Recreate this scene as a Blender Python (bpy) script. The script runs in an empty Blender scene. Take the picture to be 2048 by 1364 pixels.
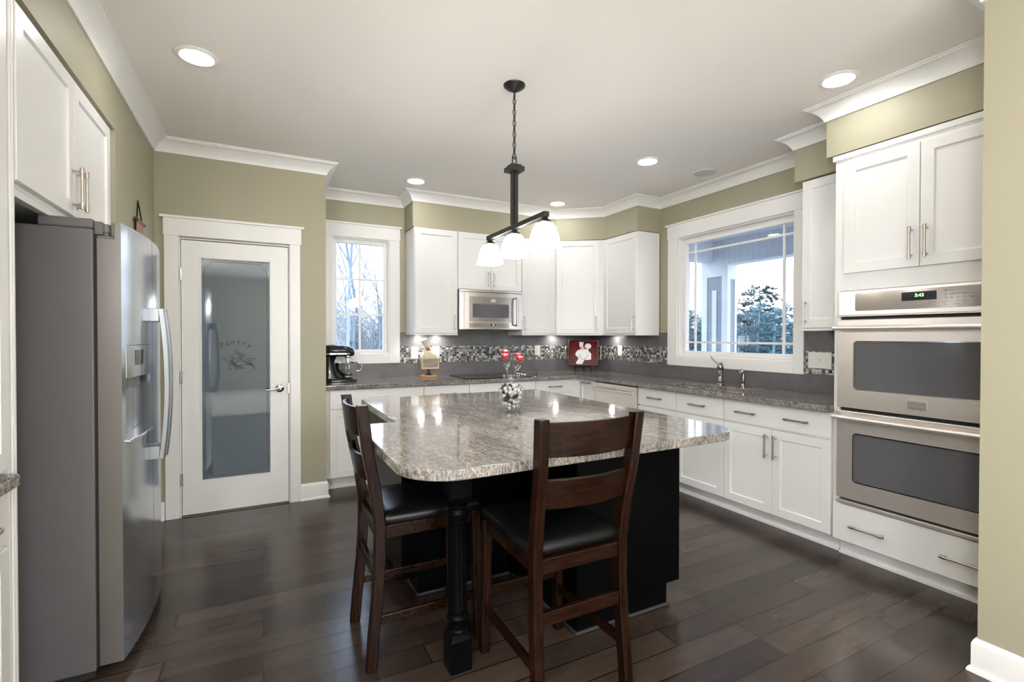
import bpy, bmesh, math, random
from math import radians as R, sin, cos, pi, sqrt
from mathutils import Vector, Matrix
from mathutils.geometry import tessellate_polygon
random.seed(7)
C = bpy.context.scene.collection
SC = bpy.context.scene

# ------------------------------------------------------------------ camera
cam = bpy.data.objects.new('camera', bpy.data.cameras.new('camera'))
C.objects.link(cam)
yaw, pitch, roll, CH = 0.4756279, -0.0106641, 0.0011999, 1.34
fw = Vector((sin(yaw)*cos(pitch), cos(yaw)*cos(pitch), sin(pitch)))
ri = Vector((cos(yaw), -sin(yaw), 0)); up = ri.cross(fw)
r2 = cos(roll)*ri + sin(roll)*up; u2 = -sin(roll)*ri + cos(roll)*up
M = Matrix((r2, u2, -fw)).transposed().to_4x4(); M.translation = (0, 0, CH)
cam.matrix_world = M
cam.data.sensor_width = 36.0; cam.data.lens = 970.84/2048*36.0
cam.data.clip_start = 0.05; cam.data.clip_end = 500
SC.camera = cam

# ------------------------------------------------------------------ world, exposure
SC.view_settings.view_transform = 'Standard'; SC.view_settings.look = 'None'
SC.view_settings.gamma = 1.0; SC.view_settings.exposure = 1.78
SC.view_settings.use_curve_mapping = False
SKY = 1.7
CAN = 21.0        # recessed lamp diffuser strength
SHADE = 9.0      # pendant shade strength
PUCK = 58.0
FILL_GLOBE = 34.0      # strength of the unseen fill globes added behind the camera
W = bpy.data.worlds.new('sky'); SC.world = W; W.use_nodes = True
nt = W.node_tree; nt.nodes.clear()
wo = nt.nodes.new('ShaderNodeOutputWorld'); bg = nt.nodes.new('ShaderNodeBackground')
tc = nt.nodes.new('ShaderNodeTexCoord'); sx = nt.nodes.new('ShaderNodeSeparateXYZ'); cr = nt.nodes.new('ShaderNodeValToRGB')
nt.links.new(tc.outputs['Generated'], sx.inputs[0]); nt.links.new(sx.outputs['Z'], cr.inputs[0])
cr.color_ramp.elements[0].position = 0.0; cr.color_ramp.elements[0].color = (0.93, 0.95, 1.0, 1)
cr.color_ramp.elements[1].position = 0.6; cr.color_ramp.elements[1].color = (0.50, 0.70, 1.0, 1)
nt.links.new(cr.outputs[0], bg.inputs[0]); bg.inputs[1].default_value = SKY
nt.links.new(bg.outputs[0], wo.inputs[0])
SC.cycles.max_bounces = 10; SC.cycles.diffuse_bounces = 6; SC.cycles.transparent_max_bounces = 16
SC.cycles.use_denoising = True
SC.cycles.sample_clamp_indirect = 6.0
SC.cycles.caustics_reflective = False; SC.cycles.caustics_refractive = False

# ------------------------------------------------------------------ materials
def lin(h):
    v = [int(h[i:i+2], 16)/255 for i in (0, 2, 4)]
    return tuple((c/12.92 if c <= .04045 else ((c+.055)/1.055)**2.4) for c in v) + (1,)
def mat(name, col, rough=.5, metal=0, **kw):
    m = bpy.data.materials.new(name); m.use_nodes = True
    b = m.node_tree.nodes['Principled BSDF']
    b.inputs['Base Color'].default_value = col if len(col) == 4 else (*col, 1)
    b.inputs['Roughness'].default_value = rough; b.inputs['Metallic'].default_value = metal
    for k, v in kw.items(): b.inputs[k].default_value = v
    return m
def nd(m, t, **kw):
    n = m.node_tree.nodes.new(t)
    for k, v in kw.items(): setattr(n, k, v)
    return n
def lk(m, a, b): m.node_tree.links.new(a, b)
def bsdf(m): return m.node_tree.nodes['Principled BSDF']
def coords(m, scale=(1, 1, 1), rot=(0, 0, 0), kind='Object'):
    t = nd(m, 'ShaderNodeTexCoord'); p = nd(m, 'ShaderNodeMapping')
    p.inputs['Scale'].default_value = scale; p.inputs['Rotation'].default_value = rot
    lk(m, t.outputs[kind], p.inputs[0]); return p.outputs[0]
def noise(m, vec, scale, detail=4, rough=.55, dist=0):
    n = nd(m, 'ShaderNodeTexNoise'); lk(m, vec, n.inputs['Vector'])
    n.inputs['Scale'].default_value = scale; n.inputs['Detail'].default_value = detail
    n.inputs['Roughness'].default_value = rough; n.inputs['Distortion'].default_value = dist
    return n
def ramp(m, fac, stops, interp='LINEAR'):
    r = nd(m, 'ShaderNodeValToRGB'); r.color_ramp.interpolation = interp
    e = r.color_ramp.elements
    while len(e) < len(stops): e.new(.5)
    for el, (p, c) in zip(e, stops): el.position = p; el.color = c if len(c) == 4 else (*c, 1)
    lk(m, fac, r.inputs[0]); return r.outputs[0]
def bump(m, h, strength, dist=.002):
    b = nd(m, 'ShaderNodeBump'); b.inputs['Strength'].default_value = strength; b.inputs['Distance'].default_value = dist
    lk(m, h, b.inputs['Height']); lk(m, b.outputs[0], bsdf(m).inputs['Normal'])
def mixc(m, fac, a, b, mode='MIX'):
    x = nd(m, 'ShaderNodeMix', data_type='RGBA', blend_type=mode)
    for s, v in ((0, fac), (6, a), (7, b)):
        if hasattr(v, 'node'): lk(m, v, x.inputs[s])
        else: x.inputs[s].default_value = v if s == 0 or len(v) == 4 else (*v, 1)
    return x.outputs[2]
def emit(name, col, s):
    m = mat(name, col, .4); b = bsdf(m)
    b.inputs['Emission Color'].default_value = (*col, 1); b.inputs['Emission Strength'].default_value = s
    return m

def m_paint(name, col, rough=.6, grain=.03):
    m = mat(name, col, rough); v = coords(m)
    n = noise(m, v, 180, 2); bump(m, n.outputs['Fac'], grain, .001); return m
WALL = m_paint('sage_wall_paint', (.37, .348, .252), .55)
CEIL = m_paint('ceiling_paint', (.87, .836, .798), .8)
TRIM = m_paint('white_trim_paint', (.83, .822, .81), .35, .01)
CAB = m_paint('white_cabinet_paint', (.785, .78, .772), .33, .008)
DARKGAP = mat('dark_recess', (.05, .04, .035), .8)
BLACK = mat('black_gloss', (.008, .008, .009), .12)
ISL = mat('black_island_paint', (.0022, .0022, .0026), .30); bsdf(ISL).inputs['Specular IOR Level'].default_value = .05
LEATHER = mat('black_leather', (.0045, .0045, .005), .30); bsdf(LEATHER).inputs['Specular IOR Level'].default_value = .3
nv = noise(LEATHER, coords(LEATHER), 220, 3); bump(LEATHER, nv.outputs['Fac'], .12, .001)
RUB = mat('black_rubber', (.015, .015, .015), .7)
def m_steel(name, col, rough, axis):
    m = mat(name, col, rough, .8)
    s = {'x': (1.5, 220, 220), 'y': (220, 1.5, 220), 'z': (220, 220, 1.5)}[axis]
    n = noise(m, coords(m, s), 1.0, 3)
    r = nd(m, 'ShaderNodeMapRange'); r.inputs['To Min'].default_value = rough-.006; r.inputs['To Max'].default_value = rough+.006
    lk(m, n.outputs['Fac'], r.inputs[0]); lk(m, r.outputs[0], bsdf(m).inputs['Roughness'])
    return m
STEEL = m_steel('brushed_stainless', (.88, .81, .755), .30, 'x')
bsdf(STEEL).inputs['Metallic'].default_value = .70
STEELM = m_steel('stainless_microwave', (.46, .425, .395), .30, 'x')
STEELV = m_steel('brushed_stainless_door', (.50, .53, .575), .17, 'y'); bsdf(STEELV).inputs['Metallic'].default_value = .95
NICKEL = mat('brushed_nickel', (.52, .455, .40), .30, 1)
CHROME = mat('chrome', (.75, .76, .78), .07, 1)
FRIDGE = mat('grey_appliance_paint', (.140, .131, .139), .32)
FRIDGE_T = mat('grey_plastic', (.13, .122, .122), .45)
BRONZE = mat('oil_bronze', (.022, .019, .017), .38, .3)
OVGLASS = mat('oven_glass', (.115, .112, .125), .06, 0)
PANEL = mat('control_panel_glass', lin('A9A096'), .12, .5)
DISPLAY = mat('display_black', (.012, .012, .014), .08)
GREEN = emit('green_led', (.15, 1, .12), 3.0)
INK = mat('panel_ink', (.22, .20, .19), .5)
WHITEP = mat('white_plastic', (.82, .80, .77), .35)
EMIT_CAN = emit('lamp_diffuser', (1, .98, .95), CAN)
EMIT_PUCK = emit('puck_lens', (1, .96, .92), PUCK)
SHADEM = emit('frosted_white_shade', (1, .99, .972), SHADE)

def m_floor():
    m = mat('dark_hand_scraped_planks', (.03, .02, .015), .25)
    v = coords(m)
    b = nd(m, 'ShaderNodeTexBrick'); lk(m, v, b.inputs['Vector'])
    b.offset = .37; b.offset_frequency = 3; b.squash = 1.0
    for k, x in (('Scale', 1), ('Mortar Size', .0032), ('Mortar Smooth', .25), ('Brick Width', .98), ('Row Height', .127), ('Bias', 0)): b.inputs[k].default_value = x
    b.inputs['Color1'].default_value = (.030, .021, .017, 1); b.inputs['Color2'].default_value = (.078, .057, .046, 1); b.inputs['Mortar'].default_value = (.010, .0075, .006, 1)
    g = noise(m, coords(m, (1.2, 10, 1)), 2.0, 4, .5, .4)
    gc = ramp(m, g.outputs['Fac'], [(.3, (.80, .77, .75)), (.75, (1.15, 1.13, 1.10))])
    lk(m, mixc(m, 1.0, b.outputs['Color'], gc, 'MULTIPLY'), bsdf(m).inputs['Base Color'])
    w = noise(m, coords(m, (9, 4, 1)), 1.3, 2, .45, .2)
    s = nd(m, 'ShaderNodeMath', operation='MULTIPLY_ADD'); lk(m, b.outputs['Fac'], s.inputs[0]); s.inputs[1].default_value = -.9; lk(m, w.outputs['Fac'], s.inputs[2])
    bump(m, s.outputs[0], .30, .0030)
    bsdf(m).inputs['Roughness'].default_value = .24
    return m
FLOOR = m_floor()

def m_granite(name, rot, dark=1.0, st1=(210, 34, 60), st2_=(20, 4, 14)):
    m = mat(name, (.5, .48, .45), .08)
    v = coords(m, (1, 1, 1), (0, 0, rot))
    st = nd(m, 'ShaderNodeMapping'); st.inputs['Scale'].default_value = st1; lk(m, v, st.inputs[0])
    a = noise(m, st.outputs[0], 1, 6, .68, .5)
    st2 = nd(m, 'ShaderNodeMapping'); st2.inputs['Scale'].default_value = st2_; lk(m, v, st2.inputs[0])
    b = noise(m, st2.outputs[0], 1, 4, .6, .8)
    sp = noise(m, v, 260, 3, .7)
    bsdf(m).inputs['IOR'].default_value = 1.6
    c1 = ramp(m, a.outputs['Fac'], [(.30, (.045*dark, .044*dark, .046*dark)), (.43, (.19*dark, .18*dark, .175*dark)), (.53, (.43*dark, .405*dark, .38*dark)), (.66, (.60*dark, .58*dark, .55*dark))])
    c2 = ramp(m, b.outputs['Fac'], [(.35, (.62, .61, .61)), (.62, (1.0, .955, .91))])
    c = mixc(m, 1.0, c1, c2, 'MULTIPLY')
    c3 = ramp(m, sp.outputs['Fac'], [(.38, (.35, .34, .34)), (.52, (1, 1, 1))])
    c = mixc(m, .7, c, c3, 'MULTIPLY')
    lk(m, c, bsdf(m).inputs['Base Color'])
    return m
GRAN = m_granite('streaked_grey_granite', R(-14), .82)
GRAN2 = m_granite('speckled_grey_granite', R(62), .85, (150, 70, 90), (18, 7, 14))

def m_slate():
    m = mat('slate_grey_tile', (.085, .082, .085), .30)
    n = noise(m, coords(m), 7, 6, .6)
    c = ramp(m, n.outputs['Fac'], [(.3, (.115, .110, .116)), (.7, (.152, .146, .152))])
    b = nd(m, 'ShaderNodeTexBrick'); b.offset = 0
    t = nd(m, 'ShaderNodeTexCoord'); sp = nd(m, 'ShaderNodeSeparateXYZ'); cb = nd(m, 'ShaderNodeCombineXYZ'); ad = nd(m, 'ShaderNodeMath', operation='ADD')
    lk(m, t.outputs['Object'], sp.inputs[0]); lk(m, sp.outputs[0], ad.inputs[0]); lk(m, sp.outputs[1], ad.inputs[1]); lk(m, ad.outputs[0], cb.inputs[0]); cb.inputs[1].default_value = 2.5
    lk(m, cb.outputs[0], b.inputs['Vector'])
    for k, x in (('Scale', 1), ('Mortar Size', .0018), ('Brick Width', .61), ('Row Height', 5)): b.inputs[k].default_value = x
    lk(m, mixc(m, b.outputs['Fac'], c, (.10, .098, .10)), bsdf(m).inputs['Base Color'])
    return m
SLATE = m_slate()
def m_mosaic():
    m = mat('glass_mosaic', (.3, .3, .3), .12)
    t = nd(m, 'ShaderNodeTexCoord'); sp = nd(m, 'ShaderNodeSeparateXYZ'); ad = nd(m, 'ShaderNodeMath', operation='ADD'); cb = nd(m, 'ShaderNodeCombineXYZ')
    lk(m, t.outputs['Object'], sp.inputs[0]); lk(m, sp.outputs[0], ad.inputs[0]); lk(m, sp.outputs[1], ad.inputs[1])
    S = 1/.0243
    def cell(o):
        a = nd(m, 'ShaderNodeMath', operation='MULTIPLY'); lk(m, o, a.inputs[0]); a.inputs[1].default_value = S
        f = nd(m, 'ShaderNodeMath', operation='FLOOR'); lk(m, a.outputs[0], f.inputs[0])
        fr = nd(m, 'ShaderNodeMath', operation='FRACT'); lk(m, a.outputs[0], fr.inputs[0])
        pp = nd(m, 'ShaderNodeMath', operation='PINGPONG'); lk(m, fr.outputs[0], pp.inputs[0]); pp.inputs[1].default_value = .5
        return f.outputs[0], pp.outputs[0]
    fx, ex = cell(ad.outputs[0]); fz, ez = cell(sp.outputs[2])
    lk(m, fx, cb.inputs[0]); lk(m, fz, cb.inputs[1])
    wn = nd(m, 'ShaderNodeTexWhiteNoise', noise_dimensions='2D'); lk(m, cb.outputs[0], wn.inputs[0])
    col = ramp(m, wn.outputs['Value'], [(0, (.035, .037, .04)), (.17, (.10, .105, .105)), (.36, (.22, .24, .235)), (.56, (.38, .39, .37)), (.72, (.58, .58, .54)), (.86, (.19, .18, .155))], 'CONSTANT')
    mn = nd(m, 'ShaderNodeMath', operation='MINIMUM'); lk(m, ex, mn.inputs[0]); lk(m, ez, mn.inputs[1])
    gt = nd(m, 'ShaderNodeMath', operation='GREATER_THAN'); lk(m, mn.outputs[0], gt.inputs[0]); gt.inputs[1].default_value = .06
    lk(m, mixc(m, gt.outputs[0], (.20, .195, .185), col), bsdf(m).inputs['Base Color'])
    bump(m, gt.outputs[0], .4, .002)
    return m
MOSAIC = m_mosaic()
def m_wood(name, c1, c2, rough, sc=(3, 40, 40)):
    m = mat(name, c1, rough); n = noise(m, coords(m, sc), 1.5, 5, .6, .7)
    lk(m, ramp(m, n.outputs['Fac'], [(.3, c1), (.7, c2)]), bsdf(m).inputs['Base Color']); bsdf(m).inputs['Specular IOR Level'].default_value = .2; return m
ESPRESSO = m_wood('espresso_wood', (.0035, .0013, .0007), (.021, .0068, .0030), .26, (30, 4, 30))
ESPRESSOV = m_wood('espresso_wood_upright', (.0035, .0013, .0007), (.021, .0068, .0030), .26, (40, 40, 3))
OAK = m_wood('light_wood', (.42, .27, .14), (.62, .44, .26), .5)
GREYBOARD = m_wood('weathered_board', (.27, .23, .20), (.42, .37, .33), .7)
MAHOG = mat('dark_red_wood', (.065, .008, .010), .3)
def m_clear(name, tint, refl=1.0):
    m = bpy.data.materials.new(name); m.use_nodes = True; n = m.node_tree; n.nodes.clear()
    o = n.nodes.new('ShaderNodeOutputMaterial'); t = n.nodes.new('ShaderNodeBsdfTransparent'); g = n.nodes.new('ShaderNodeBsdfGlossy')
    t.inputs[0].default_value = (*tint, 1); g.inputs['Roughness'].default_value = .02
    f0 = n.nodes.new('ShaderNodeLayerWeight'); f0.inputs[0].default_value = .5; p = n.nodes.new('ShaderNodeMath'); p.operation = 'POWER'; p.inputs[1].default_value = 4.0; n.links.new(f0.outputs['Facing'], p.inputs[0])
    f = n.nodes.new('ShaderNodeMath'); f.operation = 'MULTIPLY_ADD'; f.inputs[1].default_value = .75; f.inputs[2].default_value = .035; n.links.new(p.outputs[0], f.inputs[0])
    k = n.nodes.new('ShaderNodeMath'); k.operation = 'MULTIPLY'; k.inputs[1].default_value = refl
    mx = n.nodes.new('ShaderNodeMixShader'); n.links.new(f.outputs[0], k.inputs[0]); n.links.new(k.outputs[0], mx.inputs[0])
    n.links.new(t.outputs[0], mx.inputs[1]); n.links.new(g.outputs[0], mx.inputs[2]); n.links.new(mx.outputs[0], o.inputs[0]); return m
GLASS = m_clear('window_glass', (.97, .985, 1), 1.3)
VASEG = m_clear('clear_vase_glass', (.985, .99, .995), 1.0)
FROST = mat('frosted_grey_glass', (.100, .132, .168), .035, 0)
FROST.node_tree.nodes['Principled BSDF'].inputs['IOR'].default_value = 1.6
ETCH = mat('etched_line', (.018, .02, .022), .3)
ETCHR = mat('etched_burgundy', (.022, .007, .011), .5)
ETCHG = mat('etched_olive', (.07, .055, .018), .5)
BRICK = mat('brick', (.22, .12, .09), .8)
_b = nd(BRICK, 'ShaderNodeTexBrick'); lk(BRICK, coords(BRICK, (1, 1, 1), (R(90), 0, 0)), _b.inputs['Vector'])
for k, x in (('Scale', 1), ('Mortar Size', .008), ('Brick Width', .2), ('Row Height', .075)): _b.inputs[k].default_value = x
_b.inputs['Color1'].default_value = (.20, .11, .08, 1); _b.inputs['Color2'].default_value = (.12, .09, .08, 1); _b.inputs['Mortar'].default_value = (.4, .38, .35, 1)
lk(BRICK, _b.outputs['Color'], bsdf(BRICK).inputs['Base Color'])
PORCH = mat('porch_white', (.62, .66, .72), .5)
PORCHG = mat('porch_panel_grey', (.24, .27, .32), .6)
def m_bead():
    m = mat('beadboard', (.62, .66, .73), .5); w = nd(m, 'ShaderNodeTexWave', bands_direction='Y', wave_profile='SAW')
    lk(m, coords(m), w.inputs[0]); w.inputs['Scale'].default_value = 3.2
    lk(m, ramp(m, w.outputs['Fac'], [(.0, (.36, .40, .46)), (.08, (.62, .66, .73))]), bsdf(m).inputs['Base Color']); return m
BEAD = m_bead()
BARK = mat('bare_bark', (.13, .17, .22), .9)  # blue outdoor haze is put into this bark colour
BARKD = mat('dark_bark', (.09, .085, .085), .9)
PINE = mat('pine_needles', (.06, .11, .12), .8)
TWIG = mat('brush_twigs', (.12, .165, .21), .9)  # twig colour carries the same blue haze
GROUND = mat('winter_grass', (.12, .12, .09), .95)
_n = noise(GROUND, coords(GROUND), .8, 6); lk(GROUND, ramp(GROUND, _n.outputs['Fac'], [(.3, (.20, .20, .17)), (.7, (.34, .33, .28))]), bsdf(GROUND).inputs['Base Color'])

# ------------------------------------------------------------------ mesh helpers
class MB:
    def __init__(s): s.bm = bmesh.new(); s.T = Matrix.Identity(4)
    def v(s, co): return s.bm.verts.new(s.T @ Vector(co))
    def box(s, x0, y0, z0, x1, y1, z1):
        x0, x1 = min(x0, x1), max(x0, x1); y0, y1 = min(y0, y1), max(y0, y1); z0, z1 = min(z0, z1), max(z0, z1)
        V = [s.v((x, y, z)) for z in (z0, z1) for y in (y0, y1) for x in (x0, x1)]
        for f in ((0, 2, 3, 1), (4, 5, 7, 6), (0, 1, 5, 4), (2, 6, 7, 3), (0, 4, 6, 2), (1, 3, 7, 5)): s.bm.faces.new([V[i] for i in f])
        return s
    def prism(s, poly, z0, z1, holes=()):
        """horizontal slab from plan polygon (with holes)"""
        loops = [list(poly)] + [list(h) for h in holes]
        if not holes:
            b = [s.v((x, y, z0)) for x, y in poly]; t = [s.v((x, y, z1)) for x, y in poly]
            s.bm.faces.new(t); s.bm.faces.new(b[::-1]); n = len(poly)
            for i in range(n): s.bm.faces.new((b[i], b[(i+1) % n], t[(i+1) % n], t[i]))
            return s
        flat = [p for l in loops for p in l]
        b = [s.v((x, y, z0)) for x, y in flat]; t = [s.v((x, y, z1)) for x, y in flat]
        for tri in tessellate_polygon([[Vector((x, y, 0)) for x, y in l] for l in loops]):
            s.bm.faces.new([t[i] for i in tri]); s.bm.faces.new([b[i] for i in tri][::-1])
        k = 0
        for l in loops:
            n = len(l)
            for i in range(n):
                a, c = k+i, k+(i+1) % n
                s.bm.faces.new((b[a], b[c], t[c], t[a]))
            k += n
        return s
    def sweep(s, rings, closed=True, cap=True):
        L = [[s.v(p) for p in r] for r in rings]; n = len(L[0])
        for a, b in zip(L, L[1:]):
            for i in range(n if closed else n-1):
                s.bm.faces.new((a[i], a[(i+1) % n], b[(i+1) % n], b[i]))
        if cap:
            s.bm.faces.new(L[0][::-1]); s.bm.faces.new(L[-1])
        return s
    def lathe(s, prof, c=(0, 0, 0), seg=24, cap=True, rfun=None):
        c = Vector(c)
        return s.sweep([[c+Vector((r*(rfun(2*pi*i/seg, z) if rfun else 1)*cos(2*pi*i/seg), r*(rfun(2*pi*i/seg, z) if rfun else 1)*sin(2*pi*i/seg), z)) for i in range(seg)] for r, z in prof], cap=cap)
    def tube(s, pts, rad, seg=10, cap=True, flat=None):
        pts = [Vector(p) for p in pts]; rr = rad if isinstance(rad, (list, tuple)) else [rad]*len(pts)
        ref = None; rings = []
        for i, p in enumerate(pts):
            d = (pts[min(i+1, len(pts)-1)]-pts[max(i-1, 0)]).normalized()
            if ref is None:
                ref = Vector((0, 0, 1)) if abs(d.z) < .9 else Vector((1, 0, 0))
            a = d.cross(ref)
            if a.length < 1e-4: a = d.orthogonal()
            a.normalize(); b = a.cross(d).normalized(); ref = b
            k = flat or (1, 1)
            rings.append([p+rr[i]*(cos(2*pi*j/seg)*a*k[0]+sin(2*pi*j/seg)*b*k[1]) for j in range(seg)])
        return s.sweep(rings, cap=cap)
    def ring(s, c, R_, r, n=20, m=8, axis='z', sx=1):
        pts = []
        for i in range(n):
            a = 2*pi*i/n; row = []
            for j in range(m):
                b = 2*pi*j/m; q = (R_+r*cos(b)); p = (q*cos(a)*sx, q*sin(a), r*sin(b))
                if axis == 'x': p = (p[2], p[0], p[1])
                if axis == 'y': p = (p[0], p[2], p[1])
                row.append(Vector(c)+Vector(p))
            pts.append(row)
        return s.sweep(pts+[pts[0]], cap=False)
    def ball(s, c, r, seg=12, rings=8):
        r = (r, r, r) if not isinstance(r, (tuple, list)) else r
        m = s.T @ Matrix.Translation(c) @ Matrix.Diagonal((*r, 1))
        bmesh.ops.create_uvsphere(s.bm, u_segments=seg, v_segments=rings, radius=1, matrix=m); return s
    def build(s, name, m, parent=None, bevel=0, smooth=False, seg=2, fix=True):
        if fix: bmesh.ops.recalc_face_normals(s.bm, faces=s.bm.faces[:])
        me = bpy.data.meshes.new(name); s.bm.to_mesh(me); s.bm.free()
        o = bpy.data.objects.new(name, me); C.objects.link(o); me.materials.append(m)
        if smooth:
            for p in me.polygons: p.use_smooth = True
            me.set_sharp_from_angle(angle=R(smooth if smooth is not True else 40))
        if bevel:
            b = o.modifiers.new('bevel', 'BEVEL'); b.width = bevel; b.segments = seg; b.limit_method = 'ANGLE'; b.angle_limit = R(35)
        if parent: o.parent = parent
        return o
def tag(o, label, cat, group=None, kind=None):
    if label: o['label'] = label
    if cat: o['category'] = cat
    if group: o['group'] = group
    if kind: o['kind'] = kind
    return o
def thing(name, label, cat, loc=(0, 0, 0), rz=0, group=None):
    o = bpy.data.objects.new(name, None); C.objects.link(o); o.empty_display_size = .1
    o.location = loc; o.rotation_euler = (0, 0, rz); return tag(o, label, cat, group)
def struct(o): o['kind'] = 'structure'; return o
def sroot(name, loc=(0, 0, 0), rz=0):
    o = bpy.data.objects.new(name, None); C.objects.link(o); o.location = loc; o.rotation_euler = (0, 0, rz); return struct(o)
def dup(root, loc, label=None, group=None, rz=None):
    r = root.copy(); C.objects.link(r); r.location = loc
    if rz is not None: r.rotation_euler = (0, 0, rz)
    if label: r['label'] = label
    if group: r['group'] = group
    for ch in list(root.children):
        c = ch.copy(); C.objects.link(c); c.parent = r
        for g in ch.children:
            d = g.copy(); C.objects.link(d); d.parent = c
    return r
def rrect(x0, y0, x1, y1, r, n=6):
    P = []
    for cx, cy, a0 in ((x1-r, y1-r, 0), (x0+r, y1-r, 90), (x0+r, y0+r, 180), (x1-r, y0+r, 270)):
        for i in range(n+1):
            a = R(a0+90*i/n); P.append((cx+r*cos(a), cy+r*sin(a)))
    return P
def text_mesh(s, size, mat_, parent, name='lettering', T=None, depth=.0004, arc=None):
    mb = bmesh.new()
    def one(txt, Tm):
        cu = bpy.data.curves.new('t', 'FONT'); cu.body = txt; cu.size = size; cu.extrude = depth; cu.align_x = 'CENTER'; cu.resolution_u = 3
        ob = bpy.data.objects.new('t', cu); C.objects.link(ob)
        bpy.context.view_layer.update()
        me = bpy.data.meshes.new_from_object(ob.evaluated_get(bpy.context.evaluated_depsgraph_get()))
        me.transform(Tm); mb.from_mesh(me); bpy.data.meshes.remove(me); bpy.data.objects.remove(ob); bpy.data.curves.remove(cu)
    T = T or Matrix.Identity(4)
    if arc:
        rad, span = arc; n = len(s)
        for i, ch in enumerate(s):
            a = -span/2+span*i/(n-1)
            one(ch, T @ Matrix.Translation((rad*sin(a), rad*cos(a)-rad, 0)) @ Matrix.Rotation(-a, 4, 'Z'))
    else: one(s, T)
    me = bpy.data.meshes.new(name); mb.to_mesh(me); mb.free(); me.materials.append(mat_)
    o = bpy.data.objects.new(name, me); C.objects.link(o); o.parent = parent; return o
FRONT = Matrix.Rotation(R(90), 4, 'X')   # text readable from local -Y

# ------------------------------------------------------------------ room shell
CZ = 2.752; XL, XR, YB, YP = -.684, 3.70, 5.0, 4.27
XA = -1.42           # back of the fridge recess
YF = -5.0            # wall behind the camera
struct(MB().box(-3.2, YF-.2, -.1, 3.9, 5.2, 0).build('floor', FLOOR))
struct(MB().box(-1.40, YF+.02, .001, 2.50, -.75, .014).build('floor_bounce_carpet', mat('pale_bounce_carpet', (.72, .69, .64), .9)))  # unseen pale carpet, added to bounce light up to the ceiling
struct(MB().box(-3.4, YF-.2, CZ, 3.9, 5.2, CZ+.12).build('ceiling', CEIL))
def wall_xz(name, x0, x1, y0, y1, z0, z1, holes, m=WALL):
    b = MB(); b.T = Matrix(((1, 0, 0, 0), (0, 0, 1, 0), (0, 1, 0, 0), (0, 0, 0, 1)))
    b.prism([(x0, z0), (x1, z0), (x1, z1), (x0, z1)], y0, y1, [[(a, c), (a2, c), (a2, c2), (a, c2)] for a, c, a2, c2 in holes])
    return struct(b.build(name, m))
def wall_yz(name, y0, y1, x0, x1, z0, z1, holes, m=WALL):
    b = MB(); b.T = Matrix(((0, 0, 1, 0), (1, 0, 0, 0), (0, 1, 0, 0), (0, 0, 0, 1)))
    b.prism([(y0, z0), (y1, z0), (y1, z1), (y0, z1)], x0, x1, [[(a, c), (a2, c), (a2, c2), (a, c2)] for a, c, a2, c2 in holes])
    return struct(b.build(name, m))
WLX0, WLX1, WLZ0, WLZ1 = .605, 1.157, 1.157, 2.3095          # back window opening
wall_xz('wall_back', XA-.2, 3.90, YB, YB+.2, 0, CZ, [(WLX0, WLZ0, WLX1, WLZ1)])
WRY0, WRY1, WRZ0, WRZ1 = 2.362, 3.556, 1.14, 2.3145          # right window opening
wall_yz('wall_right', .70, 5.0, XR, XR+.12, 0, CZ, [(WRY0, WRZ0, WRY1, WRZ1)])
wall_yz('wall_right_brick', .70, 5.4, XR+.121, XR+.24, -.3, CZ+.3, [(WRY0+.03, WRZ0-.03, WRY1+.078, WRZ1+.03)], BRICK)
# pantry block
DX0, DX1, DZ1 = -.525, .187, 2.045
wall_xz('wall_pantry_front', XL, .47, YP, YP+.12, 0, CZ, [(DX0-.012, .001, DX1+.012, DZ1+.012)])
struct(MB().box(.35, YP+.12, 0, .47, YB, CZ).build('wall_pantry_side', WALL))
b = MB()
b.box(XA-.2, .9, 0, XA, 3.24, 2.42); b.box(XA-.2, .9, 2.42, XL, 3.24, CZ); b.box(XA-.2, 3.24, 0, XL, YB, CZ)
struct(b.build('wall_left', WALL))
wall_yz('wall_left_rear', YF, .9, XA-.2, XA, 0, CZ, [(-4.3, .12, -1.0, 2.45)])
wall_xz('wall_front', -3.2, 3.9, YF-.2, YF, 0, CZ, [(.55, .25, 2.4, 2.45)])
struct(MB().box(2.535, YF, 0, 3.9, .86, CZ).build('wall_right_stub', WALL))
# soffits
struct(MB().prism([(1.317, 5.0), (1.317, 4.68), (2.96, 4.68), (3.385, 4.32), (3.385, 3.80), (3.70, 3.80), (3.70, 5.0)], 2.413, CZ-.0005).build('wall_soffit_back', WALL))
struct(MB().box(3.37, 1.785, 2.43, 3.70, 2.16, CZ-.0005).build('wall_soffit_right', WALL))
struct(MB().box(3.10, .86, 2.437, 3.70, 1.785, CZ-.0005).build('wall_soffit_oven', WALL))

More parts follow.
